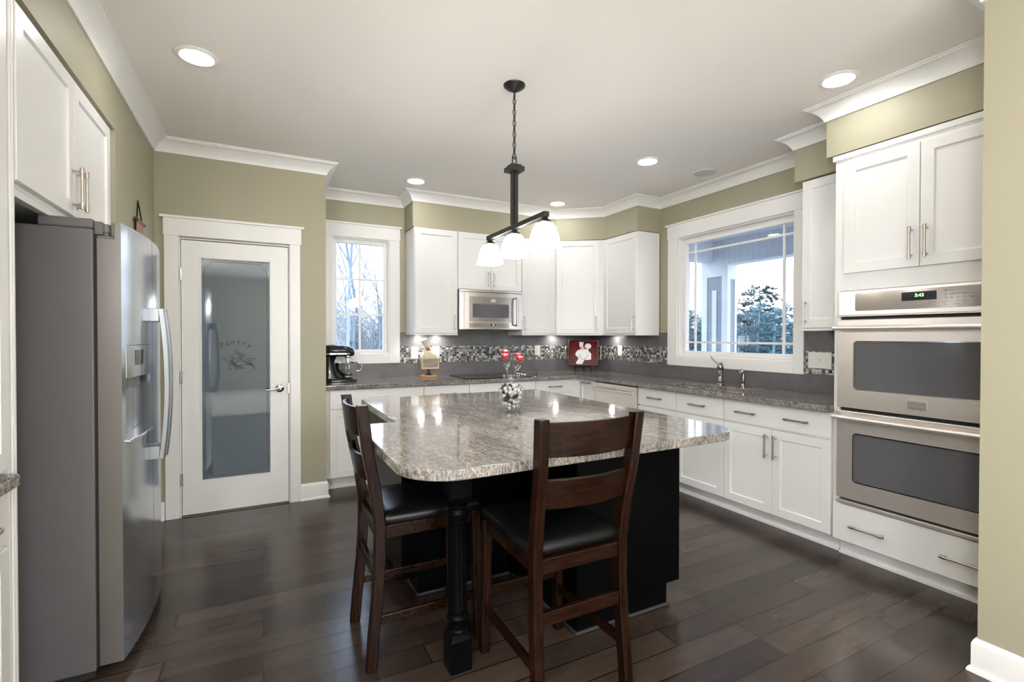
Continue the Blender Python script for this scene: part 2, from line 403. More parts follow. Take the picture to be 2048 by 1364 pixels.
# profile swept along a plan path, miter joints; interior lies to the right of the path
def molding(name, path, prof, m=TRIM):
    P = [Vector(p) for p in path]; rings = []
    for i, p in enumerate(P):
        d0 = (P[i]-P[i-1]).normalized() if i else None; d1 = (P[i+1]-P[i]).normalized() if i < len(P)-1 else None
        d0 = d0 or d1; d1 = d1 or d0
        n0 = Vector((d0.y, -d0.x)); n1 = Vector((d1.y, -d1.x)); n = (n0+n1).normalized(); k = 1/max(.3, n.dot(n0))
        rings.append([(p.x+n.x*k*o, p.y+n.y*k*o, z) for o, z in prof])
    return struct(MB().sweep(rings).build(name, m, smooth=30))
crown = [(.0, 2.658), (.010, 2.658), (.012, 2.668), (.020, 2.684), (.034, 2.704), (.052, 2.720), (.072, 2.733), (.080, 2.736), (.082, 2.742), (.092, 2.743), (.092, CZ-.001), (.0, CZ-.001)]
molding('trim_1', [(XL, .9), (XL, YP), (.47, YP), (.47, YB), (1.317, YB), (1.317, 4.68), (2.96, 4.68), (3.385, 4.32), (3.385, 3.80), (XR, 3.80), (XR, 2.16), (3.37, 2.16), (3.37, 1.785), (3.10, 1.785), (3.10, .86), (2.535, .86), (2.535, YF)], crown)
base = [(0, .001), (.026, .001), (.026, .010), (.022, .018), (.015, .021), (.015, .112), (.012, .122), (.006, .134), (0, .135)]
molding('baseboard_left', [(XL, 3.26), (XL, YP), (DX0-.105, YP)], base)
molding('baseboard_pantry', [(.273, YP), (.47, YP), (.47, 4.475)], base)
molding('baseboard_right', [(3.05, .86), (2.535, .86), (2.535, YF)], base)

# ------------------------------------------------------------------ windows
def casing_box(b, u0, u1, z0, z1, d, ax, w):   # local: u across, wall plane at d, protrudes toward the room
    pass
def window_back():
    r = sroot('window_1')
    y = YB
    b = MB()
    b.box(WLX0-.09, y-.019, 1.06, WLX0, y-.0005, 2.31); b.box(WLX1, y-.019, 1.06, WLX1+.108, y-.0005, 2.31)
    b.box(WLX0, y-.019, 1.06, WLX1, y-.0005, WLZ0)
    b.build('casing', TRIM, r, .002)
    b = MB(); b.box(WLX0-.09, y-.024, 2.31, WLX1+.112, y-.0005, 2.435); b.box(WLX0-.10, y-.038, 2.435, WLX1+.128, y-.0005, 2.452)
    b.build('head_casing', TRIM, r, .002)
    b = MB()
    for q in ((WLX0, WLZ0, WLX0+.012, WLZ1), (WLX1-.012, WLZ0, WLX1, WLZ1), (WLX0+.012, WLZ0, WLX1-.012, WLZ0+.012), (WLX0+.012, WLZ1-.012, WLX1-.012, WLZ1)):
        b.box(q[0], y-.0004, q[1], q[2], y+.19, q[3])
    b.build('jamb', TRIM, r)
    b = MB(); gx0, gx1, gz0, gz1 = .652, 1.107, 1.197, 2.258; yy = y+.03
    b.box(WLX0+.012, yy, WLZ0+.012, gx0, yy+.05, WLZ1-.012); b.box(gx1, yy, WLZ0+.012, WLX1-.012, yy+.05, WLZ1-.012)
    b.box(gx0, yy, WLZ0+.012, gx1, yy+.05, gz0); b.box(gx0, yy, gz1, gx1, yy+.05, WLZ1-.012)
    b.build('sash', TRIM, r, .003)
    b = MB(); b.box(.868, yy+.018, gz0, .886, yy+.034, gz1)
    for z in (gz0+(gz1-gz0)/3, gz0+2*(gz1-gz0)/3): b.box(gx0, yy+.019, z-.009, gx1, yy+.033, z+.009)
    b.build('muntin_grid', TRIM, r)
    MB().box(gx0-.005, yy+.024, gz0-.005, gx1+.005, yy+.028, gz1+.005).build('pane', GLASS, r)
window_back()
def window_right():
    r = sroot('window_2'); x = XR
    b = MB()
    b.box(x-.020, WRY1, 1.047, x-.0005, WRY1+.124, 2.315); b.box(x-.020, WRY0-.083, 1.047, x-.0005, WRY0, 2.315)
    b.box(x-.020, WRY0, 1.047, x-.0005, WRY1, WRZ0); b.build('casing', TRIM, r, .002)
    b = MB(); b.box(x-.025, WRY0-.083, 2.315, x-.0005, WRY1+.128, 2.445); b.box(x-.040, WRY0-.10, 2.445, x-.0005, WRY1+.145, 2.462)
    b.build('head_casing', TRIM, r, .002)
    b = MB()
    for q in ((WRY0, WRZ0, WRY0+.012, WRZ1), (WRY1-.012, WRZ0, WRY1, WRZ1), (WRY0+.012, WRZ0, WRY1-.012, WRZ0+.012), (WRY0+.012, WRZ1-.012, WRY1-.012, WRZ1)):
        b.box(x-.0004, q[0], q[1], x+.119, q[2], q[3])
    b.build('jamb', TRIM, r)
    b = MB(); gy0, gy1, gz0, gz1 = 2.405, 3.508, 1.193, 2.250; xx = x+.05
    b.box(xx, WRY0+.012, WRZ0+.012, xx+.05, gy0, WRZ1-.012); b.box(xx, gy1, WRZ0+.012, xx+.05, WRY1-.012, WRZ1-.012)
    b.box(xx, gy0, WRZ0+.012, xx+.05, gy1, gz0); b.box(xx, gy0, gz1, xx+.05, gy1, WRZ1-.012)
    b.build('sash', TRIM, r, .003)
    b = MB(); k = xx+.03
    for yv in (3.417, 2.507): b.box(k, yv-.009, gz0, k+.016, yv+.009, gz1)
    for z in (1.279, 2.165): b.box(k+.001, gy0, z-.009, k+.015, gy1, z+.009)
    b.build('muntin_grid', TRIM, r)
    MB().box(k+.006, gy0-.005, gz0-.005, k+.010, gy1+.005, gz1+.005).build('pane', GLASS, r)
window_right()
def window_fill_front():  # unseen rear window, added so sky light fills the kitchen
    r = sroot('window_fill_3'); b = MB(); y = YF
    for x0, x1 in ((.45, .55), (2.4, 2.5)): b.box(x0, y, .15, x1, y+.02, 2.55)
    b.box(.55, y, .15, 2.4, y+.02, .25); b.box(.55, y, 2.45, 2.4, y+.02, 2.55); b.build('casing', TRIM, r)
    b = MB()
    for x in (.55, 1.455, 2.36): b.box(x, y-.12, .25, x+.04, y-.06, 2.45)
    for z in (.25, 2.41): b.box(.55, y-.121, z, 2.4, y-.059, z+.04)
    b.build('sash', TRIM, r)
    MB().box(.56, y-.092, .26, 2.39, y-.088, 2.44).build('pane', GLASS, r)
window_fill_front()
def window_fill_left():  # unseen side window, added to throw daylight on the right-hand cabinets
    r = sroot('window_fill_4'); b = MB(); x = XA
    for y0, y1 in ((-4.4, -4.3), (-1.0, -.9)): b.box(x, y0, .03, x+.02, y1, 2.55)
    b.box(x, -4.3, .03, x+.02, -1.0, .12); b.box(x, -4.3, 2.45, x+.02, -1.0, 2.55); b.build('casing', TRIM, r)
    b = MB()
    for y in (-4.3, -2.67, -1.04): b.box(x-.12, y, .12, x-.06, y+.04, 2.45)
    for z in (.12, 2.41): b.box(x-.121, -4.3, z, x-.059, -1.0, z+.04)
    b.build('sash', TRIM, r)
    MB().box(x-.092, -4.29, .13, x-.088, -1.01, 2.44).build('pane', GLASS, r)
window_fill_left()

# ------------------------------------------------------------------ pantry door
def pantry_door():
    r = sroot('door_1'); y = YP
    b = MB(); b.box(DX0-.100, y-.020, .001, DX0-.012, y-.0005, 2.065); b.box(DX1+.012, y-.020, .001, .275, y-.0005, 2.065)
    b.build('casing', TRIM, r, .002)
    b = MB(); b.box(DX0-.104, y-.025, 2.065, .284, y-.0005, 2.190); b.box(DX0-.124, y-.042, 2.190, .304, y-.0005, 2.208)
    b.build('head_casing', TRIM, r, .002)
    b = MB(); b.box(DX0-.011, y-.0004, .001, DX0-.004, y+.119, DZ1+.011); b.box(DX1+.004, y-.0004, .001, DX1+.011, y+.119, DZ1+.011); b.box(DX0-.004, y-.0004, DZ1+.003, DX1+.004, y+.119, DZ1+.011)
    b.build('jamb', TRIM, r)
    gx0, gx1, gz0, gz1 = -.411, .066, .247, 1.926
    b = MB(); b.T = Matrix(((1, 0, 0, 0), (0, 0, 1, 0), (0, 1, 0, 0), (0, 0, 0, 1)))
    b.prism([(DX0, .012), (DX1, .012), (DX1, DZ1-.003), (DX0, DZ1-.003)], y+.004, y+.040, [[(gx0, gz0), (gx1, gz0), (gx1, gz1), (gx0, gz1)]])
    leaf = b.build('door_leaf', TRIM, r, .0015)
    b = MB(); w = .012
    for q in ((gx0, gz0, gx0+w, gz1), (gx1-w, gz0, gx1, gz1), (gx0+w, gz0, gx1-w, gz0+w), (gx0+w, gz1-w, gx1-w, gz1)):
        b.box(q[0], y+.001, q[1], q[2], y+.030, q[3])
    b.build('glazing_bead', TRIM, leaf, .003)
    pane = MB().box(gx0+.004, y+.016, gz0+.004, gx1-.004, y+.022, gz1-.004).build('pane', FROST, r)
    # etched border with scooped corners
    yy = y+.0155; i = .030; s = .045; x0, x1, z0, z1 = gx0+i, gx1-i, gz0+i, gz1-i
    pts = []
    for cx, cz, a0 in ((x0, z0, 90), (x1, z0, 180), (x1, z1, 270), (x0, z1, 360)):
        for k in range(9):
            a = R(a0-90*k/8); pts.append((cx+s*cos(a), yy, cz+s*sin(a)))
    MB().tube(pts+[pts[0]], .0013, 6, cap=False).build('etched_border', ETCH, pane)
    cx = (gx0+gx1)/2
    text_mesh('Pantry', .060, ETCHR, pane, 'lettering', Matrix.Translation((cx-.005, yy, 1.272)) @ FRONT, .0004, (.155, R(64)))
    rnd = random.Random(3); b = MB()
    def sprig(px, pz, a, L, n):
        q = [(px, yy, pz)]
        for k in range(n):
            a += rnd.uniform(-.5, .5); px += L*cos(a); pz += L*sin(a)*.8; q.append((px, yy, pz))
            b.ball((px+rnd.uniform(-.006, .006), yy, pz+rnd.uniform(-.006, .006)), (rnd.uniform(.003, .007), .0006, rnd.uniform(.002, .005)), 8, 5)
        b.tube(q, .0012, 5)
    for k in range(18): sprig(cx+rnd.uniform(-.075, .06), 1.155+rnd.uniform(-.055, .035), rnd.uniform(-3, 3), .014, 5)
    for k in range(5): sprig(cx+.03+k*.012, 1.14-k*.004, -.2+rnd.uniform(-.3, .3), .014, 5)
    q = [(cx-.055+.13*t/12, yy, 1.17+.038*sin(pi*t/12)) for t in range(13)]; b.tube(q, .0014, 5)
    b.build('etched_fruit_basket', ETCH, pane)
    b = MB()
    for k in range(60):
        a = rnd.uniform(0, 2*pi); q = .024*sqrt(rnd.random()); b.ball((cx+.025+q*cos(a), yy-.0003, 1.168+q*sin(a)), (.0035, .0006, .0035), 6, 4)
    b.build('etched_sunflower', ETCHG, pane)
    for z in (1.79, 1.03, .28):
        b = MB(); b.lathe([(.006, -.045), (.006, .045)], (DX0-.005, y-.004, z), 10); b.box(DX0-.010, y-.001, z-.045, DX0+.004, y+.003, z+.045)
        b.build('hinge', CHROME, r, smooth=True)
    b = MB(); b.T = Matrix.Translation((.125, y+.003, .922)) @ Matrix.Rotation(R(90), 4, 'X')
    b.lathe([(.031, 0), (.031, .006), (.024, .012), (.012, .014), (.010, .045)], seg=24)
    b.T = Matrix.Identity(4); b.tube([(.125, y-.040, .922), (.11, y-.052, .922), (.08, y-.054, .920), (.045, y-.052, .915), (.02, y-.050, .917)], [.010, .010, .009, .008, .006], 10)
    b.build('door_handle', CHROME, r, smooth=True)
    MB().box(DX1-.004, y-.0215, .88, DX1+.008, y-.0008, .96).build('strike_plate', NICKEL, r)
    for z in (.45, .85, 1.22, 1.62): struct(MB().box(XL+.02, y+.25, z, .34, y+.6, z+.02).build('trim_pantry_shelf', TRIM))
pantry_door()

# ------------------------------------------------------------------ backsplash
b = MB(); b.box(.471, YB-.010, .915, WLX0-.092, YB-.0005, 1.057); b.box(WLX0-.092, YB-.010, .915, WLX1+.110, YB-.0005, 1.0575); b.box(WLX1+.110, YB-.010, .915, 3.69, YB-.0005, 1.376)
tag(b.build('backsplash_tile', SLATE), None, None, kind='structure')
b = MB(); b.box(XR-.010, 1.74, .915, XR-.0005, WRY0-.085, 1.384); b.box(XR-.010, WRY0-.085, .915, XR-.0005, WRY1+.126, 1.045); b.box(XR-.010, WRY1+.126, .915, XR-.0005, YB-.0105, 1.376)
tag(b.build('backsplash_tile', SLATE), None, None, kind='structure')
b = MB(); b.box(WLX1+.1105, YB-.0125, 1.057, 3.6885, YB-.0101, 1.227); tag(b.build('mosaic_band', MOSAIC), None, None, kind='structure')
b = MB(); b.box(XR-.0125, 1.745, 1.057, XR-.0101, WRY0-.0855, 1.227); b.box(XR-.0125, WRY1+.1265, 1.057, XR-.0101, YB-.013, 1.227); tag(b.build('mosaic_band', MOSAIC), None, None, kind='structure')

# ------------------------------------------------------------------ cabinet parts (local: front faces -Y, x to the right, y into the cabinet)
def shaker(w, h, x0, z0, parent, name='door', fr=.057, t=.02, m=CAB):
    b = MB(); x1, z1 = x0+w, z0+h; i = fr; s = .006; d = .009
    def ringp(a, y): return [(x0+a, y, z0+a), (x1-a, y, z0+a), (x1-a, y, z1-a), (x0+a, y, z1-a)]
    rings = [ringp(0, -.0005), ringp(0, -t+.0015), ringp(.0015, -t), ringp(i, -t), ringp(i+s, -t+d)]
    b.sweep(rings); return b.build(name, m, parent)
def slab(w, h, x0, z0, parent, name='drawer_front', t=.02, m=CAB):
    return MB().box(x0, -t, z0, x0+w, -.0005, z0+h).build(name, m, parent, .0025)
def pull(cx, cz, parent, vert=True, L=.16, t=.02, m=NICKEL):
    b = MB(); r = .0058; off = -t-.032; h = L/2
    def P(a, y): return (cx, y, cz+a) if vert else (cx+a, y, cz)
    b.tube([P(-h, off), P(h, off)], r, 10)
    for s in (-1, 1):
        a = s*h*.80; b.tube([P(a, -t), P(a, off)], .0048, 8)
        b.tube([P(a-.009, off), P(a+.009, off)], .0088, 10)
        b.tube([P(s*(h-.006), off), P(s*h, off)], .0078, 10)
    return b.build('handle', m, parent, smooth=True)
def carcass(w, d, z0, z1, parent, toe=False, name='body'):
    o = MB().box(0, 0, z0, w, d, z1).build(name, CAB, parent, .0015)
    if toe:
        b = MB(); b.box(0, .078, .0, w, .09, z0-.0005); b.box(0, .064, 0, w, .0775, .014); b.build('toe_kick', TRIM, parent)
    return o
FX = R(-90)   # faces -X
# --- upper cabinets, back wall
UZ0, UZ1 = 1.36, 2.408
def upper(name_label, cat, loc, rz, w, d, z0, z1, doors, group=None, cap=True):
    t = thing('upper_cabinet', name_label, cat, loc, rz, group)
    carcass(w, d, z0, z1, t)
    if cap: (lambda q: (q.box(0, -.026, z0-.014, w, .002, z0-.0005), q.box(0, .002, z0-.014, .012, d, z0-.0005), q.box(w-.012, .002, z0-.014, w, d, z0-.0005), q.build('light_rail', CAB, t)))(MB())
    for x0, x1, hs in doors:
        dd = shaker(x1-x0, z1-z0-.012, x0, z0+.006, t)
        if hs: pull(x0+.030 if hs == 'l' else x1-.030, z0+.115, dd)
    return t
upper('white upper cabinet with one tall door, left of the microwave', 'cabinet', (1.325, 4.67, 0), 0, .448, .318, UZ0, UZ1, [(.005, .446, 'r')])
upper('short white two-door upper cabinet directly above the microwave', 'cabinet', (1.775, 4.67, 0), 0, .738, .318, 1.815, UZ1, [(.003, .366, 'r'), (.370, .735, 'l')], cap=False)
upper('narrow white upper cabinet right of the microwave, handle at its lower left', 'cabinet', (2.515, 4.67, 0), 0, .435, .318, UZ0, UZ1, [(.004, .428, 'l')])
# corner: angled cabinet
a0 = Vector((2.955, 4.665)); a1 = Vector((3.392, 4.338)); dv = a1-a0; ang = math.atan2(dv.y, dv.x); wl = dv.length
t = thing('corner_cabinet', 'white upper cabinet set at an angle across the back corner above the red tray', 'cabinet', (a0.x, a0.y, 0), ang)
inv = Matrix.Rotation(-ang, 4, 'Z') @ Matrix.Translation((-a0.x, -a0.y, 0))
b = MB(); b.T = inv; b.prism([(a0.x, a0.y), (a1.x, a1.y), (3.685, 4.338), (3.685, 4.985), (2.955, 4.985)], UZ0, UZ1); b.build('body', CAB, t, .0015)
b = MB(); b.T = inv; b.prism([(a0.x-.002, a0.y-.028), (a1.x-.026, a1.y+.002), (a1.x-.002, a1.y+.014), (a0.x+.012, a0.y+.004)], UZ0-.014, UZ0-.0005); b.build('light_rail', CAB, t)
dd = shaker(wl-.075, UZ1-UZ0-.012, .014, UZ0+.006, t); pull(wl-.075-.016, UZ0+.115, dd)
upper('white upper cabinet on the right wall beside the sink window, plain side panel showing', 'cabinet', (3.395, 4.334, 0), FX, .532, .29, UZ0, UZ1, [(.005, .528, 'r')])
upper('narrow white upper cabinet between the sink window and the oven tower', 'cabinet', (3.395, 2.108, 0), FX, .368, .29, 1.392, 2.424, [(.004, .364, 'l')])

# --- base cabinets
BZ0, BZ1 = .105, .874
def basecab(label, loc, rz, w, d, drawers, doors, sinkbase=False):
    t = thing('base_cabinet', label, 'cabinet', loc, rz)
    carcass(w, d, BZ0, .695 if sinkbase else BZ1, t, True)
    if sinkbase: MB().box(0, 0, .6955, w, .014, BZ1).build('front_rail', CAB, t)
    for x0, x1, z0, z1, pulls in drawers:
        s = slab(x1-x0, z1-z0, x0, z0, t)
        for px in pulls: pull(px, (z0+z1)/2, s, False)
    for x0, x1, z0, z1, hs in doors:
        dd = shaker(x1-x0, z1-z0, x0, z0, t)
        if hs: pull(x0+.030 if hs == 'l' else x1-.030, z1-.115, dd)
    return t
DZ0, DZt, DT = .112, .695, .868
FY = 4.42; FD = .565
basecab('white base cabinet under the stand mixer and small window', (.472, FY, 0), 0, .871, FD, [(.043, .868, .707, DT, [.455])], [(.043, .452, DZ0, DZt, 'r'), (.456, .868, DZ0, DZt, 'l')])
basecab('white base cabinet under the chef figurine, left of the cooktop', (1.3435, FY, 0), 0, .4565, FD, [(.003, .454, .707, DT, [.228])], [(.003, .454, DZ0, DZt, 'r')])
basecab('white base cabinet beneath the black cooktop', (1.8005, FY, 0), 0, .745, FD, [(.003, .742, .707, DT, [])], [(.003, .371, DZ0, DZt, 'r'), (.375, .742, DZ0, DZt, 'l')])
t = basecab('white drawer cabinet right of the cooktop beside the inside corner', (2.546, FY, 0), 0, .588, FD, [(.003, .450, .735, DT, [.228]), (.003, .450, .43, .725, [.228]), (.003, .450, DZ0, .42, [.228])], [])
RX = 3.135; RD = .55
t = thing('base_cabinet', 'narrow white pull-out base cabinet left of the dishwasher, bar handle across its top', 'cabinet', (RX, 4.4185, 0), FX)
carcass(.287, RD, BZ0, BZ1, t, True); dd = shaker(.280, DT-DZ0, .004, DZ0, t, fr=.045); pull(.144, .835, dd, False, .14)
basecab('white base cabinet with one drawer, right next to the dishwasher', (RX, 3.483, 0), FX, .469, RD, [(.003, .466, .707, DT, [.235])], [(.003, .466, DZ0, DZt, 'r')], True)
basecab('white base cabinet with a single drawer and door, in front of the sink', (RX, 3.0135, 0), FX, .4765, RD, [(.003, .473, .707, DT, [.238])], [(.003, .473, DZ0, DZt, 'l')], True)
basecab('wide white base cabinet with a two-handled drawer and paired doors, beside the oven tower', (RX, 2.5365, 0), FX, .787, RD, [(.003, .784, .707, DT, [.20, .575])], [(.003, .3915, DZ0, DZt, 'r'), (.3955, .784, DZ0, DZt, 'l')], True)

# --- oven tower
t = thing('oven_tower_cabinet', 'tall white cabinet housing the double oven, drawer below and paired doors above', 'cabinet', (3.118, 1.7385, 0), FX)
TW = .873
b = MB(); b.box(0, .0, BZ0, .036, .57, 2.43); b.box(TW-.06, 0, BZ0, TW, .57, 2.43); b.box(.036, 0, 1.612, TW-.06, .57, 2.43); b.box(.036, 0, BZ0, TW-.06, .57, .338); b.box(.036, .52, .338, TW-.06, .57, 1.612)
b.build('body', CAB, t)
MB().box(-.012, -.014, 2.40, TW, -.0005, 2.432).build('top_rail', CAB, t, .003)
b = MB(); b.box(0, .078, 0, TW, .09, BZ0-.0005); b.box(0, .064, 0, TW, .0775, .014); b.build('toe_kick', TRIM, t)
dz0, dz1 = 1.714, 2.372
d1 = shaker(.376, dz1-dz0, .058, dz0, t); pull(.058+.376-.032, 1.84, d1, True, .172)
d2 = shaker(.376, dz1-dz0, .438, dz0, t); pull(.438+.032, 1.84, d2, True, .172)
s = slab(TW-.012, .222, .008, .112, t); pull(.205, .218, s, False, .18); pull(.635, .218, s, False, .18)

# ------------------------------------------------------------------ countertops
def fillet(pts, rads, n=8):
    out = []; N = len(pts)
    for i, (p, r) in enumerate(zip(pts, rads)):
        p = Vector(p)
        if r <= 0: out.append(tuple(p)); continue
        a = (Vector(pts[i-1])-p).normalized(); c = (Vector(pts[(i+1) % N])-p).normalized()
        th = a.angle(c); L = r/math.tan(th/2); bis = (a+c).normalized(); o = p+bis*(r/sin(th/2))
        s = p+a*L-o; e = p+c*L-o; a0_ = math.atan2(s.y, s.x); a1_ = math.atan2(e.y, e.x); dl = (a1_-a0_+pi) % (2*pi)-pi
        for k in range(n+1): q = a0_+dl*k/n; out.append((o.x+r*cos(q), o.y+r*sin(q)))
    return out
cp = fillet([(.473, 4.988), (.473, 4.355), (3.052, 4.355), (3.052, 1.742), (3.688, 1.742), (3.688, 4.988)], [0, 0, .02, 0, 0, 0])
SK1 = rrect(3.160, 2.835, 3.500, 3.205, .07); SK2 = rrect(3.175, 2.415, 3.500, 2.795, .07)
top = MB().prism(cp, .8765, .914, [SK1[::-1], SK2[::-1]]).build('countertop', GRAN2, None, .004)
tag(top, 'speckled grey granite countertop running along the back and right walls', 'countertop')
ip = fillet([(.588, 3.365), (.588, 2.396), (.395, 2.396), (.395, 1.445), (1.95, 1.465), (1.95, 3.365)], [.03, 0, .02, .19, .17, .03], 12)
tag(MB().prism(ip, .8765, .914).build('island_countertop', GRAN, None, .005, seg=3), 'streaked grey granite island top with rounded corners under the pendant light', 'countertop')

# ------------------------------------------------------------------ island base
t = thing('island_cabinet', 'black island cabinet on the dishwasher side with its end panel facing the near stool', 'cabinet')
MB().box(1.25, 1.79, .105, 1.878, 3.29, .8758).build('body', ISL, t, .003)
MB().box(1.25, 1.79, .001, 1.79, 3.29, .1045).build('toe_kick', ISL, t)
b = MB(); b.box(1.236, 1.776, .001, 1.80, 1.7895, .016); b.box(1.236, 1.79, .001, 1.2495, 2.405, .016); b.build('shoe_molding', mat('shoe_grey', (.045, .045, .05), .25), t, .004)
b = MB(); b.box(1.30, 1.4, .83, 1.302, 1.401, .831); b.bm.clear()
for k in range(3): b.box(1.879, 1.84+k*.48, .13, 1.897, 2.29+k*.48, .86)
b.build('door', ISL, t, .003)
b = MB(); b.box(1.80, 1.758, .842, 1.872, 1.789, .8758); b.box(1.80, 1.735, .852, 1.925, 1.758, .8758); b.build('support_bracket', BLACK, t, .004)
t = thing('island_cabinet', 'black island cabinet on the fridge side, set back behind the knee space', 'cabinet')
MB().box(.622, 2.42, .105, 1.249, 3.29, .8758).build('body', ISL, t, .003)
MB().box(.712, 2.43, .001, 1.234, 3.29, .1045).build('toe_kick', ISL, t)
b = MB(); b.box(.700, 2.43, .001, .7115, 3.29, .016); b.box(.700, 2.418, .001, 1.234, 2.4295, .016); b.build('shoe_molding', bpy.data.materials['shoe_grey'], t, .004)
# turned post
PX, PY = .700, 1.838
t = thing('turned_post', 'black turned and fluted post holding up the island overhang', 'post', (PX, PY, 0))
h = .045
b = MB(); q = lambda a, z: [(-a, -a, z), (a, -a, z), (a, a, z), (-a, a, z)]
b.sweep([q(h, .0), q(h, .125), q(h-.006, .137), q(.030, .150)]); b.build('base_block', ISL, t, .002)
b = MB(); b.sweep([q(.028, .665), q(h-.006, .685), q(h, .697), q(h, .8758)]); b.build('top_block', ISL, t, .002)
def rf(a, z): return 1-.055*(abs(cos(8*a))**.6) if .245 < z < .585 else 1
prof = [(.030, .149), (.042, .152), (.046, .160), (.042, .169), (.034, .173), (.033, .192), (.036, .197), (.043, .203), (.045, .211), (.041, .220), (.037, .224), (.0385, .244), (.0385, .246), (.0385, .42), (.0385, .584), (.0385, .586), (.040, .592), (.036, .597), (.036, .606), (.043, .612), (.044, .622), (.037, .630), (.035, .648), (.041, .655), (.041, .662), (.032, .666)]
MB().lathe(prof, (0, 0, 0), 96, True, rf).build('turned_shaft', ISL, t, smooth=35)

# ------------------------------------------------------------------ sink, faucet, sprayer, cooktop
t = thing('sink', 'double-bowl stainless undermount sink below the right window', 'sink', (3.3, 2.8, 0))
for poly in (SK1, SK2):
    b = MB(); cx = sum(p[0] for p in poly)/len(poly); cy = sum(p[1] for p in poly)/len(poly)
    def sc(k, z): return [((cx+(x-cx)*k)-3.3, (cy+(y-cy)*k)-2.8, z) for x, y in poly]
    b.sweep([sc(1.02, .8755), sc(.995, .8755), sc(.97, .76), sc(.90, .715), sc(.2, .708)], cap=False)
    b.bm.faces.new([b.v(p) for p in sc(.2, .708)])
    bo = b.build('bowl', STEEL, t, smooth=50)
    MB().lathe([(.045, .7095), (.045, .713), (.036, .714), (.030, .711)], (cx-3.3, cy-2.8, 0), 20).build('drain', CHROME, bo, smooth=True)
GUN = mat('dark_nickel', (.33, .305, .29), .16, 1)
t = thing('faucet', 'dark nickel single-lever kitchen faucet standing behind the sink', 'faucet', (3.555, 2.93, .9145))
MB().lathe([(.033, 0), (.033, .006), (.026, .012), (.024, .02), (.030, .03), (.030, .036), (.023, .045), (.021, .09), (.024, .135), (.020, .14)], seg=24).build('body', GUN, t, smooth=True)
MB().lathe([(.026, .138), (.029, .146), (.028, .165), (.020, .186), (.006, .196)], seg=24).build('cap', GUN, t, smooth=True)
MB().tube([(-.005, .0, .175), (-.02, .03, .195), (-.035, .055, .225), (-.04, .07, .250)], [.008, .009, .010, .005], 10, flat=(1, .6)).build('lever', GUN, t, smooth=True)
MB().tube([(-.014, -.010, .095), (-.05, -.040, .118), (-.095, -.075, .120), (-.125, -.10, .098)], [.016, .015, .014, .013], 12).build('spout', GUN, t, smooth=True)
t = thing('side_sprayer', 'small dark nickel side sprayer to the right of the faucet', 'sprayer', (3.555, 2.705, .9145))
MB().lathe([(.022, 0), (.022, .008), (.016, .015), (.015, .03)], seg=20).build('base', GUN, t, smooth=True)
MB().tube([(0, 0, .028), (0, 0, .06), (.004, 0, .09), (-.002, 0, .118)], [.013, .016, .015, .010], 12).build('hose_handle', GUN, t, smooth=True)
b = MB(); b.T = Matrix.Translation((-.004, .008, .128)) @ Matrix.Rotation(R(-70), 4, 'Y'); b.lathe([(.010, -.016), (.017, -.006), (.021, .008), (.019, .013), (.010, .014)], seg=20); b.build('spray_head', GUN, t, smooth=True)
t = thing('cooktop', 'flat black glass electric cooktop set in the counter beneath the microwave', 'cooktop', (2.13, 4.66, .9145))
MB().prism(rrect(-.36, -.285, .36, .24, .012), 0, .008).build('glass_top', BLACK, t, .002)
for x, y, r in ((-.2, -.12, .10), (.16, -.12, .08), (-.2, .1, .075), (.16, .1, .10)):
    b = MB(); b.ring((x, y, .0081), r, .0012, 32, 4); b.build('burner_ring', mat('ring_grey', (.08, .08, .08), .3) if 'ring_grey' not in bpy.data.materials else bpy.data.materials['ring_grey'], t)
for i in range(4):
    MB().lathe([(.017, .0085), (.019, .016), (.017, .026), (.012, .027)], (.318, -.20+i*.055, 0), 14).build('knob', CHROME, t, smooth=True)

# ------------------------------------------------------------------ microwave
t = thing('microwave', 'stainless over-range microwave mounted under the short two-door cabinet', 'microwave', (2.1435, 4.985, 0))
w = .3655; y1 = -.012; yb = -.345
MB().box(-w, yb, 1.405, w, y1, 1.812).build('body', mat('micro_case', (.03, .03, .03), .4), t, .003)
def bow(x): return yb-.022-.03*(1-(x/w)**2)
def bowed(name, x0, x1, z0, z1, m, parent, off=0, th=.02, n=14, bev=.002):
    X = [x0+(x1-x0)*i/n for i in range(n+1)]
    return MB().prism([(x, bow(x)-off) for x in X]+[(x, bow(x)-off+th) for x in X[::-1]], z0, z1).build(name, m, parent, bev)
MB().prism([(-w, yb-.0005)]+[(-w+2*w*i/14, bow(-w+2*w*i/14)+.021) for i in range(15)]+[(w, yb-.0005)], 1.405, 1.812).build('front_shell', STEELM, t)
bowed('top_vent', -w, w, 1.790, 1.812, STEELM, t, .004)
dr = bowed('door', -w+.05, w, 1.407, 1.787, STEELM, t, 0)
bowed('left_trim', -w, -w+.047, 1.407, 1.787, STEELM, t, .001)
bowed('door_panel', -.262, .225, 1.487, 1.742, mat('micro_panel', lin('9C958E'), .25, .6), dr, .0015, .003, bev=0)
bowed('window', -.228, .185, 1.528, 1.668, OVGLASS, dr, .003, .003, bev=0)
cpn = bowed('control_panel', -.262, .265, 1.425, 1.472, PANEL, t, .0015, .003, bev=0)
dsp = bowed('display', -.03, .025, 1.442, 1.462, DISPLAY, cpn, .003, .003, 4, 0)
text_mesh('5:43', .012, GREEN, dsp, 'clock_digits', Matrix.Translation((0, bow(0)-.0036, 1.448)) @ FRONT, .0002)
b = MB(); rnd = random.Random(5)
for x in [i*.026 for i in range(-9, -1)]+[i*.026 for i in range(2, 9)]:
    for z in (1.438, 1.457): b.box(x-.006, bow(x)-.0022, z-.002, x+.006, bow(x)-.0014, z+.002)
b.build('key_marks', INK, cpn)
